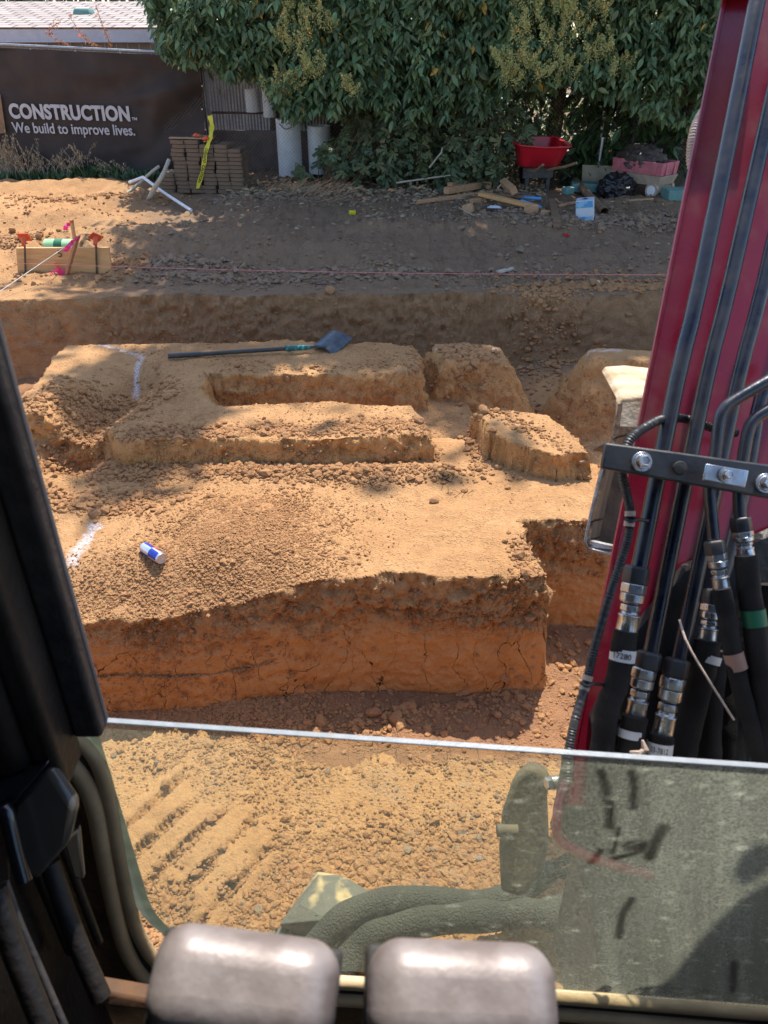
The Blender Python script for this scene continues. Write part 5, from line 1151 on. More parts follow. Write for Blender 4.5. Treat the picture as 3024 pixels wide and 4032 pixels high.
# ---------------------------------------------------------------- FOLIAGE
def leaf_shape(kind):
    if kind == 'privet':   # folded pointed leaf, length 1 along +x
        top = [(0, 0, 0), (.22, .15, .035), (.5, .19, .03), (.8, .10, -.02), (1, 0, -.10), (.8, -.10, -.02), (.5, -.19, .03), (.22, -.15, .035), (.5, 0, -.02)]
        F = [(0, 8, 1), (1, 8, 2), (2, 8, 3), (3, 8, 4), (4, 8, 5), (5, 8, 6), (6, 8, 7), (7, 8, 0)]
        return np.array(top, float), np.array([f if i < 4 else f for i, f in enumerate(F)])
    if kind == 'fig':
        V = [(0, 0, 0)]; lobes = [(-2.2, .42), (-1.05, .62), (0, 1.), (1.05, .62), (2.2, .42)][::1]; out = []
        for i, (a, l) in enumerate(lobes):
            for da, ll in ((-.16, .72), (-.07, .95), (.05, 1.), (.15, .74)): out.append((math.cos(a*.62+da*1.2)*l, math.sin(a*.62+da*1.2)*l, -.12*l*l+.03*math.cos(a*3)))
            if i < 4: am = (a+lobes[i+1][0])/2; out.append((math.cos(am*.62)*.30, math.sin(am*.62)*.30, 0.03))
        out = [(x-.0, y, z) for x, y, z in out]; V += out; k = len(out); F = [(0, i+1, i+2) for i in range(k-1)]
        return np.array(V, float), np.array(F)
    if kind == 'floret':
        V = [(0, 0, 0), (.5, .22, .1), (1, 0, 0), (.5, -.22, .1), (.6, 0, .4)]; return np.array(V, float), np.array([(0, 1, 4), (1, 2, 4), (2, 3, 4), (3, 0, 4)])
def leaves(name, P, D, S, kind, material, parent=None, tint=None, roll=None, O=Vector((0, 0, 0))):
    """P positions, D directions of the leaf axis, S sizes"""
    V, F = leaf_shape(kind); n = len(P); D = D/np.linalg.norm(D, axis=1, keepdims=True)
    up = np.array([0, 0, 1.])+rng.normal(size=(n, 3))*(.45 if roll is None else roll)+np.array([0, -.35, 0]); s = np.cross(up, D); s /= np.linalg.norm(s, axis=1, keepdims=True)+1e-9; u = np.cross(D, s)
    W = V[None, :, 0, None]*D[:, None]+V[None, :, 1, None]*s[:, None]+V[None, :, 2, None]*u[:, None]
    W = W*S[:, None, None]+P[:, None]-np.array(O)
    Fq = (F[None]+(np.arange(n)*len(V))[:, None, None]).reshape(-1, 3)
    o = npmesh(name, W.reshape(-1, 3), Fq, material, parent, smooth=False)
    if tint is None: tint = rng.uniform(.65, 1.35, n)
    T3 = np.ones((n, 4), np.float32); hue = rng.normal(size=n)*.10; T3[:, 0] = tint*(1+hue); T3[:, 1] = tint; T3[:, 2] = tint*(1-hue*.6)
    dead = rng.uniform(0, 1, n) < .008; T3[dead, 0] = 4.2; T3[dead, 1] = 1.6; T3[dead, 2] = .5
    A = o.data.attributes.new('tint', 'FLOAT_COLOR', 'POINT'); A.data.foreach_set('color', np.repeat(T3, len(V), axis=0).ravel())
    return o
def clusters(C_, n_per, size, droop=.75, spread=.05):
    """leaf rosettes hanging from twig ends"""
    n = len(C_); idx = np.repeat(np.arange(n), n_per); a = rng.uniform(0, 2*PI, len(idx)); el = rng.uniform(-.2, .9, len(idx))
    D = np.stack([np.cos(a)*np.cos(el), np.sin(a)*np.cos(el)-.15, -np.sin(el)-droop*rng.uniform(.4, 1.3, len(idx))], -1)
    P = C_[idx]+rng.normal(size=(len(idx), 3))*spread
    return P, D, size*rng.uniform(.5, 1.25, len(idx))
def inside_px(pts, n, off_rng):
    """random points of the fence-side foliage: polygon surveyed on the fence plane, depth off the fence"""
    xs = [p[0] for p in pts]; ys = [p[1] for p in pts]; m = 0; out = []
    while m < n:
        px = rng.uniform(min(xs), max(xs), n*2); py = rng.uniform(min(ys), max(ys), n*2); k = sdpoly(px, py, pts)+fbm(px/70, py/70, o=2)*60 > 12; k &= (fbm(px/45+7, py/45+3, o=2) > -.30)
        px, py = px[k], py[k]; off = rng.uniform(*off_rng, len(px))
        dx = (px-1512)/FPX; yy = -(py-2016)/FPX; dy = math.cos(PITCH)+yy*math.sin(PITCH); dz = -math.sin(PITCH)+yy*math.cos(PITCH); t = (FA-off)/(dy-FB*dx)
        q = np.stack([dx*t, dy*t, CAMH+dz*t], -1); out.append(q); m += len(q)
    return np.concatenate(out)[:n]
def trunk(root, O, pts, r, name='trunk'):
    pts = [Vector(p)-Vector(O) for p in pts]; rr = [r*(1-.55*k/(len(pts)*4)) for k in range(len(pts)*4+8)]
    return MB().tube(pts, rr, 12, smooth=4).build(name, M['bark'], root, smooth=True)
def flower_mass(root, O, spots, n_each):
    P = []; D = []
    for (px, py, off, w_, h_) in spots:
        c = np.array(FP(px, py, off-.10)); m = n_each; k = rng.integers(6, 10); w_ *= 1.15; h_ *= 1.15
        for _ in range(k):       # panicles
            b = c+np.array([rng.normal()*w_, rng.normal()*.06, rng.normal()*h_]); ax = np.array([rng.normal()*.5, -.5, .7]); ax /= np.linalg.norm(ax)
            t = rng.uniform(0, .20, m); rad = (.22-t)*.17; q = b+ax*t[:, None]+rng.normal(size=(m, 3))*rad[:, None]; P.append(q); D.append(rng.normal(size=(m, 3))+ax)
    P = np.concatenate(P); D = np.concatenate(D); return leaves('blossom', P, D, rng.uniform(.018, .034, len(P)), 'floret', M['flower'], root, O=O)
def canopy(cx, cy, cz, rx, ry, rz, n, size):
    """the high crown that throws the big shade over the yard"""
    nb = 60; C0 = rng.normal(size=(nb, 3)); C0 /= np.linalg.norm(C0, axis=1, keepdims=True); C0 *= rng.uniform(.25, 1, nb)[:, None]**.5; C0 = C0*np.array([rx, ry, rz])*.82+np.array([cx, cy, cz])
    idx = rng.integers(0, nb, n); P = C0[idx]+rng.normal(size=(n, 3))*np.array([.55, .5, .5]); P = P[P[:, 2] > 2.75]
    D = rng.normal(size=(len(P), 3)); D[:, 2] = -np.abs(D[:, 2])-.3; return P, D, size*rng.uniform(.7, 1.3, len(P))
def trees():
    specs = [
     dict(x=-1.9, off=-.9, lab='privet tree whose branches hang over the banner end at the left', poly=[(560, -160), (575, 60), (590, 165), (640, 215), (690, 235), (745, 255), (800, 280), (860, 290), (940, 305), (1040, 310), (1110, 270), (1180, 250), (1230, -160)], n=1250, off_r=(.15, 1.3), fl=[], can=(-.1, 12.3, 7.6, 1.7, 2.2, 3.6), cn=5200, tr=-.9),
     dict(x=-.9, off=-.9, lab='privet tree with yellow green blossom hanging beside the slatted cage', poly=[(1080, -160), (1110, 200), (1060, 380), (1130, 440), (1210, 470), (1330, 430), (1420, 420), (1500, 300), (1500, -160)], n=1150, off_r=(.2, 1.5), fl=[(1220, 60, 1.6, .14, .10), (1280, 100, 1.6, .10, .06), (1130, 130, 1.55, .07, .1), (1210, 200, 1.6, .09, .12), (1190, 270, 1.6, .12, .12), (1160, 330, 1.55, .12, .06), (1110, 350, 1.5, .08, .06), (1370, 360, 1.6, .05, .04), (1240, 300, 1.6, .06, .06)], can=(.9, 12.2, 8.6, 2.0, 2.6, 4.8), cn=5200, tr=-.55),
     dict(x=.7, off=-.8, lab='dense dark privet tree filling the middle of the hedge line', poly=[(1400, -160), (1400, 300), (1430, 400), (1560, 470), (1640, 450), (1760, 450), (1880, 400), (1960, 380), (1990, -160)], n=1500, off_r=(.1, 1.4), fl=[(2000, 330, 1.6, .06, .05), (1985, 250, 1.6, .04, .05)], can=(2.5, 12.0, 8.4, 2.1, 2.6, 4.3), cn=5600, tr=-.6),
     dict(x=2.5, off=-.8, lab='privet tree carrying the widest mass of pale yellow blossom', poly=[(1930, -160), (1940, 300), (1990, 360), (2100, 380), (2200, 340), (2290, 320), (2420, 360), (2480, 380), (2500, 250), (2480, -160)], n=1350, off_r=(.1, 1.5), fl=[(2060, 70, 1.7, .10, .10), (2120, 20, 1.7, .14, .08), (2090, 150, 1.7, .14, .12), (2150, 200, 1.7, .10, .10), (2070, 240, 1.7, .13, .08), (2150, 300, 1.7, .15, .07), (2060, 290, 1.7, .12, .06), (2230, 250, 1.65, .07, .08), (2260, 60, 1.7, .14, .08), (2310, 100, 1.7, .12, .08), (2200, 90, 1.7, .1, .1), (2380, 90, 1.6, .08, .08), (2430, 270, 1.6, .10, .10), (2360, 210, 1.6, .07, .05), (2240, 0, 1.7, .2, .06)], can=(4.5, 11.9, 8.3, 2.2, 2.8, 4.2), cn=5600, tr=-.4),
     dict(x=4.4, off=-.6, lab='privet tree at the right end of the hedge beside the red boom', poly=[(2440, -160), (2440, 200), (2480, 380), (2560, 420), (2620, 450), (2700, 480), (2800, 420), (2900, 300), (3100, 200), (3200, -160)], n=1500, off_r=(.2, 1.6), fl=[], can=(6.2, 11.0, 8.4, 2.2, 3.0, 4.8), cn=5000, tr=-.3)]
    for s in specs:
        O = FL(s['x'], .1, s['tr']); root = thing('privet_tree', O, s['lab'], 'tree', 'privet trees along the fence')
        B = np.array(O); cx, cy, cz = s['can'][:3]
        trunk(root, O, [O, O+Vector((.08, .02, 1.2)), O+Vector((-.05, .1, 2.4)), Vector(((O.x+cx)/2, (O.y+cy)/2, 4)), Vector((cx, cy, cz))], .12)
        for k in range(5):
            e = Vector((cx+random.uniform(-1.2, 1.2), cy+random.uniform(-1, 1), cz+random.uniform(-1, 2))); trunk(root, O, [O+Vector((0, .08, 2.2+.2*k)), O.lerp(e, .55)+Vector((0, 0, .8)), e], .045, 'limb')
        Cc = inside_px(s['poly'], s['n'], s['off_r']); P, Dr, S = clusters(Cc, 8, .140, spread=.04)
        Cb = inside_px(s['poly'], s['n']//3, (-1.6, -.1)); P2, D2, S2 = clusters(Cb, 9, .15, spread=.07)
        P3, D3, S3 = canopy(*s['can'], s['cn'], .30)
        if s['x'] == -1.9:        # two leafy boughs reaching over the yard
            for a, b, m in (((.22, 9.9, 9.0), (-.28, 8.5, 9.0), 1100), ((-.42, 9.9, 9.0), (-.80, 9.25, 9.0), 620)):
                t = rng.uniform(0, 1, (m, 1)); Q = np.array(a)*(1-t)+np.array(b)*t+rng.normal(size=(m, 3))*np.array([.10, .11, .2]); P3 = np.concatenate([P3, Q]); D3 = np.concatenate([D3, rng.normal(size=(m, 3))]); S3 = np.concatenate([S3, rng.uniform(.18, .34, m)])
                trunk(root, O, [(cx, cy, cz), (a[0], a[1]+.6, a[2]-.1), a, b], .03, 'limb')
        tint = rng.uniform(.7, 1.3, len(P)); tint *= np.repeat(rng.uniform(.65, 1.4, len(Cc)), 8)
        Pn = np.concatenate([P, P2, P3]); k = len(P2)+len(P3)
        leaves('crown', Pn, np.concatenate([Dr, D2, D3]), np.concatenate([S, S2, S3]), 'privet', M['leaf'], root, tint=np.concatenate([tint, rng.uniform(.7, 1.2, k)]), O=O)
        # twigs to the clusters
        mb = MB()
        for q in Cc[::11]:
            q = Vector(q)-O; mb.tube([q+Vector((random.uniform(-.1, .1), .5, .25)), q+Vector((0, .15, .12)), q], [.007, .005, .003], 5)
        mb.build('twigs', M['bark'], root)
        if s['fl']: flower_mass(root, O, s['fl'], 84)
trees()

def bushes():
    figs = [('fig bush with grey green lobed leaves beside the white tubes', [(1230, 600), (1320, 470), (1340, 430), (1500, 440), (1620, 470), (1660, 560), (1560, 690), (1420, 720), (1340, 700), (1230, 700), (1150, 730), (1170, 670)], 330, -1.0),
            ('fig bush with dark lobed leaves in the middle of the hedge', [(1560, 470), (1660, 440), (1760, 460), (1800, 560), (1760, 730), (1600, 740), (1480, 720), (1500, 580)], 330, .3),
            ('fig bush with lobed leaves crowding the left of the red wheelbarrow', [(1780, 440), (1880, 400), (2000, 420), (2080, 500), (2060, 600), (2030, 690), (2080, 730), (1900, 750), (1720, 740), (1740, 560)], 420, 1.4)]
    for lab, poly, n, x in figs:
        O = FL(x, .12, .25); root = thing('fig_bush', O, lab, 'bush', 'fig bushes at the foot of the fence')
        P = inside_px(poly, n, (.25, .95)); Pb = inside_px(poly, n//2, (-.2, .3)); P = np.concatenate([P, Pb]); P[:, 2] = np.maximum(P[:, 2], .22)
        a = rng.uniform(0, 2*PI, len(P)); D = np.stack([np.cos(a), np.sin(a)*.5-.55, -.35+rng.normal(size=len(P))*.35], -1)
        leaves('foliage', P, D, rng.uniform(.10, .20, len(P)), 'fig', M['leaf_fig'], root, tint=rng.uniform(.6, 1.35, len(P)), roll=.7, O=O)
        mb = MB()
        for q in P[::6]:
            q = Vector(q)-O; b = Vector((q.x*.4, q.y*.3, 0)); mb.tube([b, b.lerp(q, .5)+Vector((0, 0, .1)), q], [.012, .008, .004], 6, smooth=2)
        mb.build('stems', M['wood_old'], root)
    O = FL(3.3, .12, -.1); root = thing('loquat_bush', O, 'dark bush with long glossy leaves pressing through the fence above the pink wagon', 'bush')
    P = np.concatenate([inside_px([(2280, 420), (2420, 340), (2600, 380), (2760, 440), (2760, 640), (2650, 690), (2480, 700), (2300, 640), (2240, 520)], 240, (-.5, .10)), inside_px([(2180, 560), (2300, 520), (2330, 680), (2220, 720)], 60, (-.4, 0))])
    P1, D1, S1 = clusters(P, 7, .21, droop=.25, spread=.03); leaves('foliage', P1, D1, S1, 'privet', M['leaf_big'], root, O=O)
    mb = MB()
    for q in P[::5]:
        q = Vector(q)-O; b = Vector((q.x*.5, .3, 0)); mb.tube([b, b.lerp(q, .6), q], [.014, .009, .005], 6)
    mb.build('stems', M['bark'], root)
    for (px, py, n, lab) in ((2160, 500, 26, 'small bright leaved sapling behind the wire above the red wheelbarrow'), (2080, 640, 30, 'low dark shrub behind the left handle of the red wheelbarrow')):
        c = FP(px, py, -.05); O = Vector((c.x, c.y, .12)); root = thing('sapling', O, lab, 'plant'); Cc = np.array(c)+rng.normal(size=(n, 3))*np.array([.13, .06, .16]); P, D, S = clusters(Cc, 7, .07, droop=.3); leaves('foliage', P, D, S, 'privet', M['leaf_lit'] if n == 26 else M['leaf_big'], root, O=O)
        MB().tube([(0, 0, 0), Vector(c)-O], .008, 6).build('stem', M['bark'], root)
    # sunny hedge beyond the fence, seen through gaps
    P = np.stack([rng.uniform(-9, 11, 9000), rng.uniform(17.5, 19.0, 9000), rng.uniform(.2, 2.2, 9000)], -1); P[:, 1] += -.21*P[:, 0]; D = rng.normal(size=P.shape); D[:, 2] -= .5
    k = P[:, 0] > -.6; P = P[k]; D = D[k]
    tag(leaves('far_hedge', P, D, rng.uniform(.12, .22, len(P)), 'privet', M['leaf_lit']), 'sunlit yellow green undergrowth glimpsed beyond the fence', 'undergrowth', kind='stuff')
    n = 11000; P = np.stack([rng.uniform(-.8, 7, n), rng.uniform(.7, 3.4, n), rng.uniform(.1, 2.7, n)], -1); P[:, 1] = FA+FB*P[:, 0]+P[:, 1]; D = rng.normal(size=P.shape); D[:, 2] -= .6
    tag(leaves('undergrowth', P, D, rng.uniform(.12, .24, n), 'privet', M['leaf_big']), 'dark tangled undergrowth right behind the wire fence', 'undergrowth', kind='stuff')
    # trees over the house ridge
    for i, (cx, cy, cz) in enumerate(((-11.5, 26, 2.6), (-8.6, 25, 2.9), (-5.2, 26, 3.0), (-2.4, 25, 3.2))):
        O = Vector((cx, cy, 0)); root = thing('garden_tree', O, ('leftmost', 'second from the left', 'second from the right', 'rightmost')[i]+' of the green tree tops just showing over the house ridge', 'tree', 'tree tops beyond the house')
        n = 1800; P = rng.normal(size=(n, 3)); P /= np.linalg.norm(P, axis=1, keepdims=True); P = P*rng.uniform(.6, 1.05, n)[:, None]*np.array([1.9, 1.4, 1.7])+np.array([cx, cy, cz+.6]); D = rng.normal(size=(n, 3)); D[:, 2] -= .4
        leaves('crown', P, D, rng.uniform(.2, .34, n), 'privet', M['leaf'], root, O=O); MB().tube([(0, 0, 0), (.1, 0, 1.5), (0, 0, 3)], [.14, .11, .07], 10).build('trunk', M['bark'], root, smooth=True)
    # dry vine arching over the banner rail
    root = thing('dry_vine', FP(385, 190, -.1), 'dry rust coloured vine shoots sticking up over the banner rail', 'vine'); O = FP(385, 190, -.1)
    mb = MB(); Pl = []
    for pts in (((437, 195), (425, 150), (400, 90), (378, 20)), ((385, 188), (350, 160), (320, 135), (270, 60)), ((270, 178), (235, 160), (195, 135), (205, 105), (235, 88))):
        Q = catmull([FP(a, b, -.08) for a, b in pts], 6); mb.tube([q-O for q in Q], .004, 5); Pl += [np.array(q)+rng.normal(size=3)*.02 for q in Q for _ in range(5)]
    mb.build('shoots', M['wood_old'], root); Pl = np.array(Pl); leaves('dry_leaves', Pl, rng.normal(size=Pl.shape), rng.uniform(.02, .055, len(Pl)), 'privet', attr_var(mat('rust_leaf', (.50, .20, .09), (.40, .15, .06), rough=.8, bump=0, trans=.3)), root, O=O)
bushes()

def weeds():
    # dry weeds and grass in front of the banner
    P = []; D = []; S = []; mb = MB()
    for (px, py, n, h, sx) in ((60, 690, 46, .62, .22), (160, 700, 40, .45, .22), (280, 700, 16, .40, .12), (330, 705, 10, .46, .05), (480, 708, 9, .26, .10), (20, 640, 24, .7, .1)):
        c = FP(px, py, .35); 
        for k in range(n):
            b = Vector((c.x+random.gauss(0, sx), c.y+random.uniform(-.12, .12), .0)); b.z = hz(b.x, b.y); l_ = random.uniform(-.3, .3); hh = h*random.uniform(.5, 1.1)
            pts = [b, b+Vector((l_*.3, -.03, hh*.6)), b+Vector((l_, -.08, hh))]; Q = catmull(pts, 4); mb.tube(Q, [.003]*6+[.0015]*4, 4)
            for q in Q[-5:]:
                for _ in range(3): P.append(np.array(q)+rng.normal(size=3)*.012); D.append(np.array([rng.normal()*.4, -.1, -.9])); S.append(rng.uniform(.02, .045))
    tag(mb.build('dry_grass', attr_none(M['wood_pale'])), 'dry seeded grass stalks along the foot of the dark banner', 'grass', kind='stuff')
    tag(leaves('grass_seed', np.array(P), np.array(D), np.array(S), 'privet', M['dry']), 'dry drooping seed heads above the banner foot', 'grass', kind='stuff')
    n = 1500; px = rng.uniform(0, 620, n); c = np.array([FP(a, 712, .38) for a in px]); c[:, 0] += rng.normal(size=n)*.03; c[:, 1] += rng.normal(size=n)*.08; c[:, 2] = fields(c[:, 0], c[:, 1])
    D = np.stack([rng.normal(size=n)*.5, rng.normal(size=n)*.3, np.ones(n)], -1); tag(leaves('green_grass', c, D, rng.uniform(.05, .17, n), 'privet', M['leaf_big']), 'short green blades at the foot of the banner', 'grass', kind='stuff')
    # straw and leaf litter below the bushes
    n = 2600; px = rng.uniform(880, 2150, n); pp = np.array([G(a, b, T) for a, b in zip(px, rng.normal(size=n)*16+758)]); pp[:, 2] = fields(pp[:, 0], pp[:, 1])+.015
    D = rng.normal(size=(n, 3)); D[:, 2] *= .25; tag(leaves('leaf_litter', pp, D, rng.uniform(.04, .12, n), 'privet', M['dry']), 'fallen dry leaves and straw along the foot of the bushes', 'leaf litter', kind='stuff')
    n = 260; px = rng.uniform(900, 2300, n); pp = np.array([G(a, b, T) for a, b in zip(px, rng.uniform(770, 900, n))]); pp[:, 2] = fields(pp[:, 0], pp[:, 1])+.012; D = rng.normal(size=(n, 3)); D[:, 2] *= .2
    tag(leaves('fallen_leaves', pp, D, rng.uniform(.04, .09, n), 'privet', M['dry']), 'single pale leaves strewn over the shaded yard', 'leaf litter', kind='stuff')
    mb = MB()
    for k in range(150):
        p = G(random.gauss(1190, 90), random.gauss(765, 14), T); a = random.uniform(-.5, .5); l_ = random.uniform(.1, .35); mb.tube([p+Vector((0, 0, .02)), p+Vector((l_*math.cos(a), l_*.3, .05+random.uniform(0, .15)))], .0035, 4)
    tag(mb.build('dry_brush', M['wood_mid']), 'heap of dry twigs and straw below the white tubes', 'brush', kind='stuff')
    for (pts, lab) in ((((1690, 660), (1738, 600), (1742, 580)), 'short cut stem standing up among the fig leaves at the centre'), (((1560, 720), (1700, 700), (1775, 690)), 'pale twig lying under the middle fig bush'), (((1960, 740), (1985, 715), (2000, 700)), 'pale twig at the foot of the right fig bush')):
        q = [FP(a, b, .95) for a, b in pts]; o = MB().tube([p-q[0] for p in q], [.013, .012, .009], 8).build('bare_twig', M['wood_pale'], None, smooth=True); o.location = q[0]; tag(o, lab, 'twig')
def attr_none(m): return m
weeds()

# ---------------------------------------------------------------- THINGS BY THE FENCE
def place(px, py, rz=0): p = on(px, py); return p
def yard_things():
    # wheelbarrow
    p = on(2100, 750); root = thing('wheelbarrow', p, 'bright red plastic wheelbarrow with a black frame in front of the bushes', 'wheelbarrow', rz=.12)
    sec = []; n = 40
    def ring(hw, hd, z, yo, e=.32):
        out = []
        for k in range(n):
            t = 2*PI*k/n; c, s = math.cos(t), math.sin(t); out.append(Vector((math.copysign(abs(c)**e, c)*hw, math.copysign(abs(s)**e, s)*hd+yo, z)))
        return out
    rings = [ring(.22, .22, .30, .05), ring(.26, .27, .33, .03), ring(.33, .36, .56, -.0), ring(.365, .40, .575, 0), ring(.365, .40, .590, 0), ring(.315, .345, .585, 0), ring(.25, .26, .345, .03), ring(.2, .2, .325, .05)]
    vs = [v for r_ in rings for v in r_]; k = len(rings); fs = [(i*n+j, i*n+(j+1) % n, (i+1)*n+(j+1) % n, (i+1)*n+j) for i in range(k-1) for j in range(n)]+[tuple(range(n))[::-1], tuple((k-1)*n+j for j in range(n))]
    for v in vs[2*n:6*n]: v.z += .025*max(0, (-v.x)/.36)+.02*(v.y/.4)
    MB().add(vs, fs).build('tray', M['barrow'], root, smooth=True)
    mb = MB(); mb.box((0, -.12, .235), (.40, .05, .13)); mb.build('cross_member', M['black_steel'], root, bevel=.006)
    for sx in (-1, 1):
        MB().box((sx*.14, -.12, .10), (.05, .04, .24)).build('leg', M['black_steel'], root, bevel=.004)
    MB().tube([(-.16, -.05, .27), (-.14, -.45, .30), (-.10, -.62, .40)], .016, 8).build('handle', M['wood_old'], root, smooth=True)
    MB().tube([(.10, -.15, .27), (.25, -.40, .34), (.36, -.52, .40)], .018, 8).build('handle', M['wood_old'], root, smooth=True)
    mb = MB(); mb.lathe([(.10, -.04), (.16, -.035), (.17, 0), (.16, .035), (.10, .04)], 24, Matrix.Translation((0, .45, .17)) @ Matrix.Rotation(PI/2, 4, 'Y')); mb.build('wheel', M['rubber'], root, smooth=True)
    def openbox(name, o, w_, d_, h_, m, t=.012, tp=.86, root=None, z0=0, r=.02):
        mb = MB(); W0, D0, W1, D1 = w_*tp/2, d_*tp/2, w_/2, d_/2
        outer = [(-W0, -D0, 0), (W0, -D0, 0), (W0, D0, 0), (-W0, D0, 0), (-W1, -D1, h_), (W1, -D1, h_), (W1, D1, h_), (-W1, D1, h_)]
        inner = [(-W1+t, -D1+t, h_), (W1-t, -D1+t, h_), (W1-t, D1-t, h_), (-W1+t, D1-t, h_), (-W0+t, -D0+t, t), (W0-t, -D0+t, t), (W0-t, D0-t, t), (-W0+t, D0-t, t)]
        V = [Vector(v)+Vector((0, 0, z0)) for v in outer+inner]
        F = [(3, 2, 1, 0), (0, 1, 5, 4), (1, 2, 6, 5), (2, 3, 7, 6), (3, 0, 4, 7), (4, 5, 9, 8), (5, 6, 10, 9), (6, 7, 11, 10), (7, 4, 8, 11), (8, 9, 13, 12), (9, 10, 14, 13), (10, 11, 15, 14), (11, 8, 12, 15), (12, 13, 14, 15)]
        return mb.add(V, F).build(name, m, root, bevel=.008, seg=3)
    # beige bin
    p = on(2345, 728); root = thing('beige_bin', p, 'dirty beige open plastic bin left of the wagon', 'bin', rz=-.25); openbox('bin_shell', None, .46, .38, .30, M['bin'], root=root, tp=.88); 
    MB().box((0, -.185, .285), (.40, .02, .02)).build('front_lip', M['bin'], root, bevel=.004)
    bpy.data.objects['wheelbarrow'].scale = (1.12, 1.12, 1.12)
    # grey pipe leaning behind
    a = FP(2352, 690, .15); b = FP(2372, 540, .12); o = MB().tube([Vector((0, 0, 0)), b-a], .024, 12).build('leaning_pipe', M['galv'], None, smooth=True); o.location = a; tag(o, 'grey steel pipe leaning on the fence behind the beige bin', 'pipe')
    # wagon
    p = on(2520, 768); root = thing('toy_wagon', p, 'tan plastic toy wagon with faded red slatted sides', 'wagon', rz=-.85)
    Z0 = .16
    o = openbox('wagon_bed', None, .84, .44, .13, M['wagon_tan'], root=root, tp=.9, z0=Z0)
    rz_ = Z0+.13
    o = openbox('side_panels', None, .82, .42, .17, M['wagon_red'], root=root, tp=.97, z0=rz_)
    mb = MB()
    for y_ in (-.212, .212):
        for x_ in (-.30, 0, .30): mb.box((x_, y_, rz_+.09), (.035, .02, .16))
        for z_ in (.045, .09, .135): mb.box((0, y_*.985, rz_+z_), (.78, .008, .006))
    for x_ in (-.412, .412):
        for y_ in (-.10, .10): mb.box((x_, y_, rz_+.085), (.02, .04, .16))
        for z_ in (.045, .09, .135): mb.box((x_*.99, 0, rz_+z_), (.006, .38, .006))
    mb.build('panel_ribs', M['wagon_red'], root, bevel=.003)
    mb = MB(); mb.box((.30, 0, .12), (.09, .34, .13), taper=.9); mb.box((-.30, 0, .12), (.09, .34, .13), taper=.9); mb.build('axle_block', M['wagon_tan'], root, bevel=.01)
    for x_ in (-.30, .30):
        for y_ in (-.2, .2):
            w_ = MB().lathe([(.05, -.03), (.095, -.03), (.10, -.02), (.10, .02), (.095, .03), (.05, .03)], 28, Matrix.Translation((x_, y_, .10)) @ Matrix.Rotation(PI/2, 4, 'X')).build('wheel', M['wagon_tan'], root, smooth=True)
            MB().lathe([(.066, -.034), (.066, .034)], 24, Matrix.Translation((x_, y_, .10)) @ Matrix.Rotation(PI/2, 4, 'X')).build('hub', M['white_pvc'], w_, smooth=True)
    def lump(name, loc, size, m, lab, cat, seed, amp=.22, fr=3., rz=0):
        bm = bmesh.new(); bmesh.ops.create_icosphere(bm, subdivisions=5, radius=1); X = np.array([v.co[:] for v in bm.verts]); f_ = fr
        d_ = fbm(X[:, 0]*f_+seed, X[:, 1]*f_, X[:, 2]*f_, o=2); rdg = 1-np.abs(fbm(X[:, 0]*f_*1.3+seed*2, X[:, 1]*f_*1.3, X[:, 2]*f_*1.3, o=3))*3
        s = 1+amp*d_+.10*np.clip(rdg, -1, 1); X = X*s[:, None]*np.array(size); X[:, 2] = np.where(X[:, 2] < -size[2]*.55, -size[2]*.55, X[:, 2])
        for v, c in zip(bm.verts, X): v.co = c
        me = bpy.data.meshes.new(name); bm.to_mesh(me); bm.free(); me.materials.append(m); me.polygons.foreach_set('use_smooth', [True]*len(me.polygons))
        o = bpy.data.objects.new(name, me); link(o); o.location = Vector(loc)+Vector((0, 0, size[2]*.55)); o.rotation_euler = (0, 0, rz); tag(o, lab, cat); return o
    lump('tarp_bundle', p+Vector((-.05, .05, rz_+.05)), (.33, .21, .19), M['tarp'], 'grey brown tarpaulin bundle heaped in the wagon', 'tarpaulin', 3.1, rz=-.85)
    q = on(2425, 775); lump('rubbish_bag', q, (.24, .20, .20), M['bag'], 'shiny black rubbish bag on the ground between bin and wagon', 'bag', 8.3, amp=.3)
    # teal blocks
    for (px, py, sz, rz, lab) in ((2310, 755, (.42, .24, .12), -.1, 'teal foam block behind the cardboard tube'), (2240, 772, (.14, .12, .10), .5, 'small broken teal foam piece left of the foam block'), (2690, 790, (.50, .30, .14), .1, 'long teal foam block right of the wagon'), (2650, 770, (.14, .2, .10), .4, 'narrow teal foam offcut between the wagon and the long block')):
        q = on(px, py); o = MB().box((0, 0, 0), sz).build('foam_block', M['teal'], None, bevel=.012, seg=2); o.location = q+Vector((0, .1, sz[2]/2)); o.rotation_euler = (0, 0, rz); tag(o, lab, 'foam block', 'teal foam blocks by the fence')
    # blue and white card box
    q = on(2305, 858); root = thing('card_box', q, 'tilted blue and white cardboard box standing on the gravel', 'box', rz=-.30)
    Rt = Euler((.06, -.13, 0)).to_matrix(); MB().box(Rt @ Vector((0, 0, .125))+Vector((0, 0, .015)), (.21, .17, .25), Rt).build('carton', M['box_white'], root, bevel=.004)
    MB().box(Rt @ Vector((-.1065, 0, .125))+Vector((0, 0, .015)), (.002, .165, .245), Rt).build('blue_side', M['box_blue'], root)
    MB().box(Rt @ Vector((0, -.087, .205))+Vector((0, 0, .015)), (.20, .002, .075), Rt).build('blue_band', M['box_blue'], root)
    MB().box(Rt @ Vector((0, -.087, .045))+Vector((0, 0, .015)), (.19, .0015, .03), Rt).build('print_line', M['box_blue'], root)
    MB().lathe([(.028, 0), (.028, .003)], 20, Matrix.Translation(Rt @ Vector((0, 0, .2515))+Vector((0, 0, .015))) @ Rt.to_4x4()).build('top_hole', M['dark'], root)
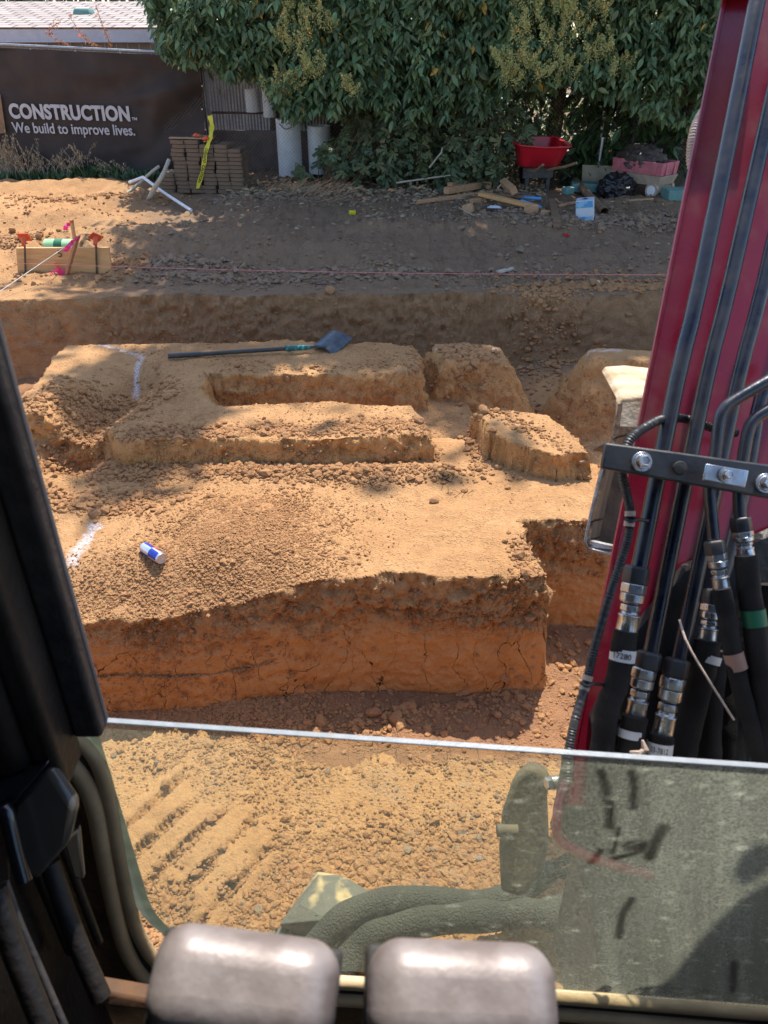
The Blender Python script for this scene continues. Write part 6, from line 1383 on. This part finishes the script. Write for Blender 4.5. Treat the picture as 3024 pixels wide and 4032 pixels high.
    MB().lathe([(.045, 0), (.045, .002)], 20, Matrix.Translation(Rt @ Vector((0, 0, .2512))+Vector((0, 0, .0145))) @ Rt.to_4x4()).build('top_ring', M['box_blue'], root)
    # cardboard tube behind the box
    a = on(2378, 850); b = on(2262, 745); b = b+Vector((0, 0, .03)); u = b-a; root = thing('cardboard_tube', a, 'brown cardboard tube lying behind the blue box', 'tube'); MB().tube([Vector((0, 0, .05)), u+Vector((0, 0, .06))], .05, 20, cap=False).tube([Vector((0, 0, .05)), u+Vector((0, 0, .06))], .044, 20, cap=False).build('tube_wall', M['card'], root, smooth=True, recalc=False)
    # timber scraps
    def beam(a, b, sz, m, lab, h0=.0, h1=.0, cat='timber', name='timber', roll=0):
        A = on(*a)+Vector((0, 0, h0+sz[1]/2)); B = on(*b)+Vector((0, 0, h1+sz[1]/2)); d_ = B-A; o = MB().box((0, 0, 0), (sz[0], sz[1], d_.length)).build(name, m, None, bevel=.004)
        o.location = (A+B)/2; z_ = d_.normalized(); x_ = z_.cross(Vector((0, 0, 1))).normalized(); y_ = x_.cross(z_)*-1; y_ = z_.cross(x_); Rm = Matrix((x_, y_, z_)).transposed(); o.rotation_euler = (Rm @ Matrix.Rotation(roll, 3, 'Z')).to_euler(); return tag(o, lab, cat, 'scrap timber in the wood pile')
    beam((1632, 804), (1935, 765), (.06, .05), M['wood_mid'], 'longest beam of the wood pile pointing left')
    beam((1755, 778), (1905, 752), (.09, .09), M['wood_mid'], 'thick short beam on top at the left of the wood pile', .05, .05)
    beam((1770, 757), (1830, 745), (.09, .08), M['wood_mid'], 'block end poking out behind the thick short beam', .06, .06)
    beam((1895, 752), (1925, 742), (.09, .09), M['wood_mid'], 'square block end behind the right of the thick beam', .06, .06)
    beam((1855, 800), (1905, 792), (.08, .05), M['wood_mid'], 'reddish block under the long thin plank')
    beam((1890, 795), (2105, 838), (.10, .045), M['wood_new'], 'fresh pale plank sloping down to the right of the wood pile', .08, .05)
    beam((1910, 780), (2060, 800), (.05, .03), M['wood_old'], 'thin dark batten behind the fresh plank', .05, .06)
    beam((1978, 765), (2020, 795), (.09, .09), M['wood_mid'], 'upended block leaning on the fresh plank', .12, .10, roll=.5)
    beam((2070, 845), (2110, 842), (.09, .09), M['wood_mid'], 'orange brown block under the end of the fresh plank')
    beam((2135, 850), (2165, 848), (.07, .06), M['wood_mid'], 'small block between the plank end and the dark post')
    beam((2170, 815), (2193, 885), (.09, .09), M['wood_old'], 'dark weathered post pointing at the camera right of the wood pile')
    beam((1825, 845), (1860, 842), (.11, .11), M['wood_mid'], 'cube shaped wood block on its own in front of the pile')
    beam((2350, 795), (2570, 790), (.05, .035), M['wood_mid'], 'straight batten lying in front of the rubbish bag and wagon')
    beam((2195, 828), (2270, 805), (.05, .03), M['wood_mid'], 'batten end running behind the blue box')
    beam((1795, 812), (1880, 862), (.025, .012), M['wood_pale'], 'pale pointed stake under the cube shaped block')
    beam((2590, 792), (2640, 800), (.14, .02), M['wood_old'], 'flat grey slab below the front wheel of the wagon')
    for k, (a, b) in enumerate((((2030, 788), (2130, 795)), ((2050, 798), (2135, 806)))):
        A = on(*a)+Vector((0, 0, .03)); B = on(*b)+Vector((0, 0, .03)); o = MB().tube([Vector((0, 0, 0)), B-A], .022, 12).build('blue_pipe', M['blue_pvc'], None, smooth=True); o.location = A; tag(o, ('upper', 'lower')[k]+' of the two bright blue pipe pieces behind the wood pile', 'pipe', 'blue pipe pieces')
    q = on(1945, 832); root = thing('metal_tray', q, 'dark metal tray holding a white bag in front of the fresh plank', 'tray', rz=-.2); openbox('tray_shell', None, .28, .16, .045, M['stake_steel'], root=root, tp=.92)
    lump('white_bag', q+Vector((0, 0, .015)), (.09, .05, .03), M['litter'], 'small white bag lying in the metal tray', 'bag', 2.2)
    # dark stroller with a spoked wheel in the leaves
    c = FP(2515, 487, .10); O = Vector((c.x, c.y, T)); root = thing('folded_stroller', O, 'dark folded stroller with its wheel up among the leaves behind the wagon', 'stroller'); cc = c-O; mb = MB(); n = 26
    mb.tube([cc+Vector((.075*math.cos(2*PI*k/n), .0, .075*math.sin(2*PI*k/n))) for k in range(n+1)], .014, 8, cap=False); w_ = mb.build('wheel', M['rubber'], root, smooth=True)
    mb = MB(); [mb.tube([cc, cc+Vector((.07*math.cos(a), 0, .07*math.sin(a)))], .006, 6) for a in (0, 1.05, 2.1, 3.14, 4.2, 5.24)]; mb.build('spokes', M['galv'], w_)
    MB().tube([cc, cc+Vector((-.05, .02, -.25)), cc+Vector((-.08, .02, -.6))], .022, 8).tube([cc+Vector((-.06, .03, -.12)), cc+Vector((.06, .03, -.4))], .014, 8).build('frame', M['rubber'], root, smooth=True)
yard_things()
bpy.context.view_layer.update()
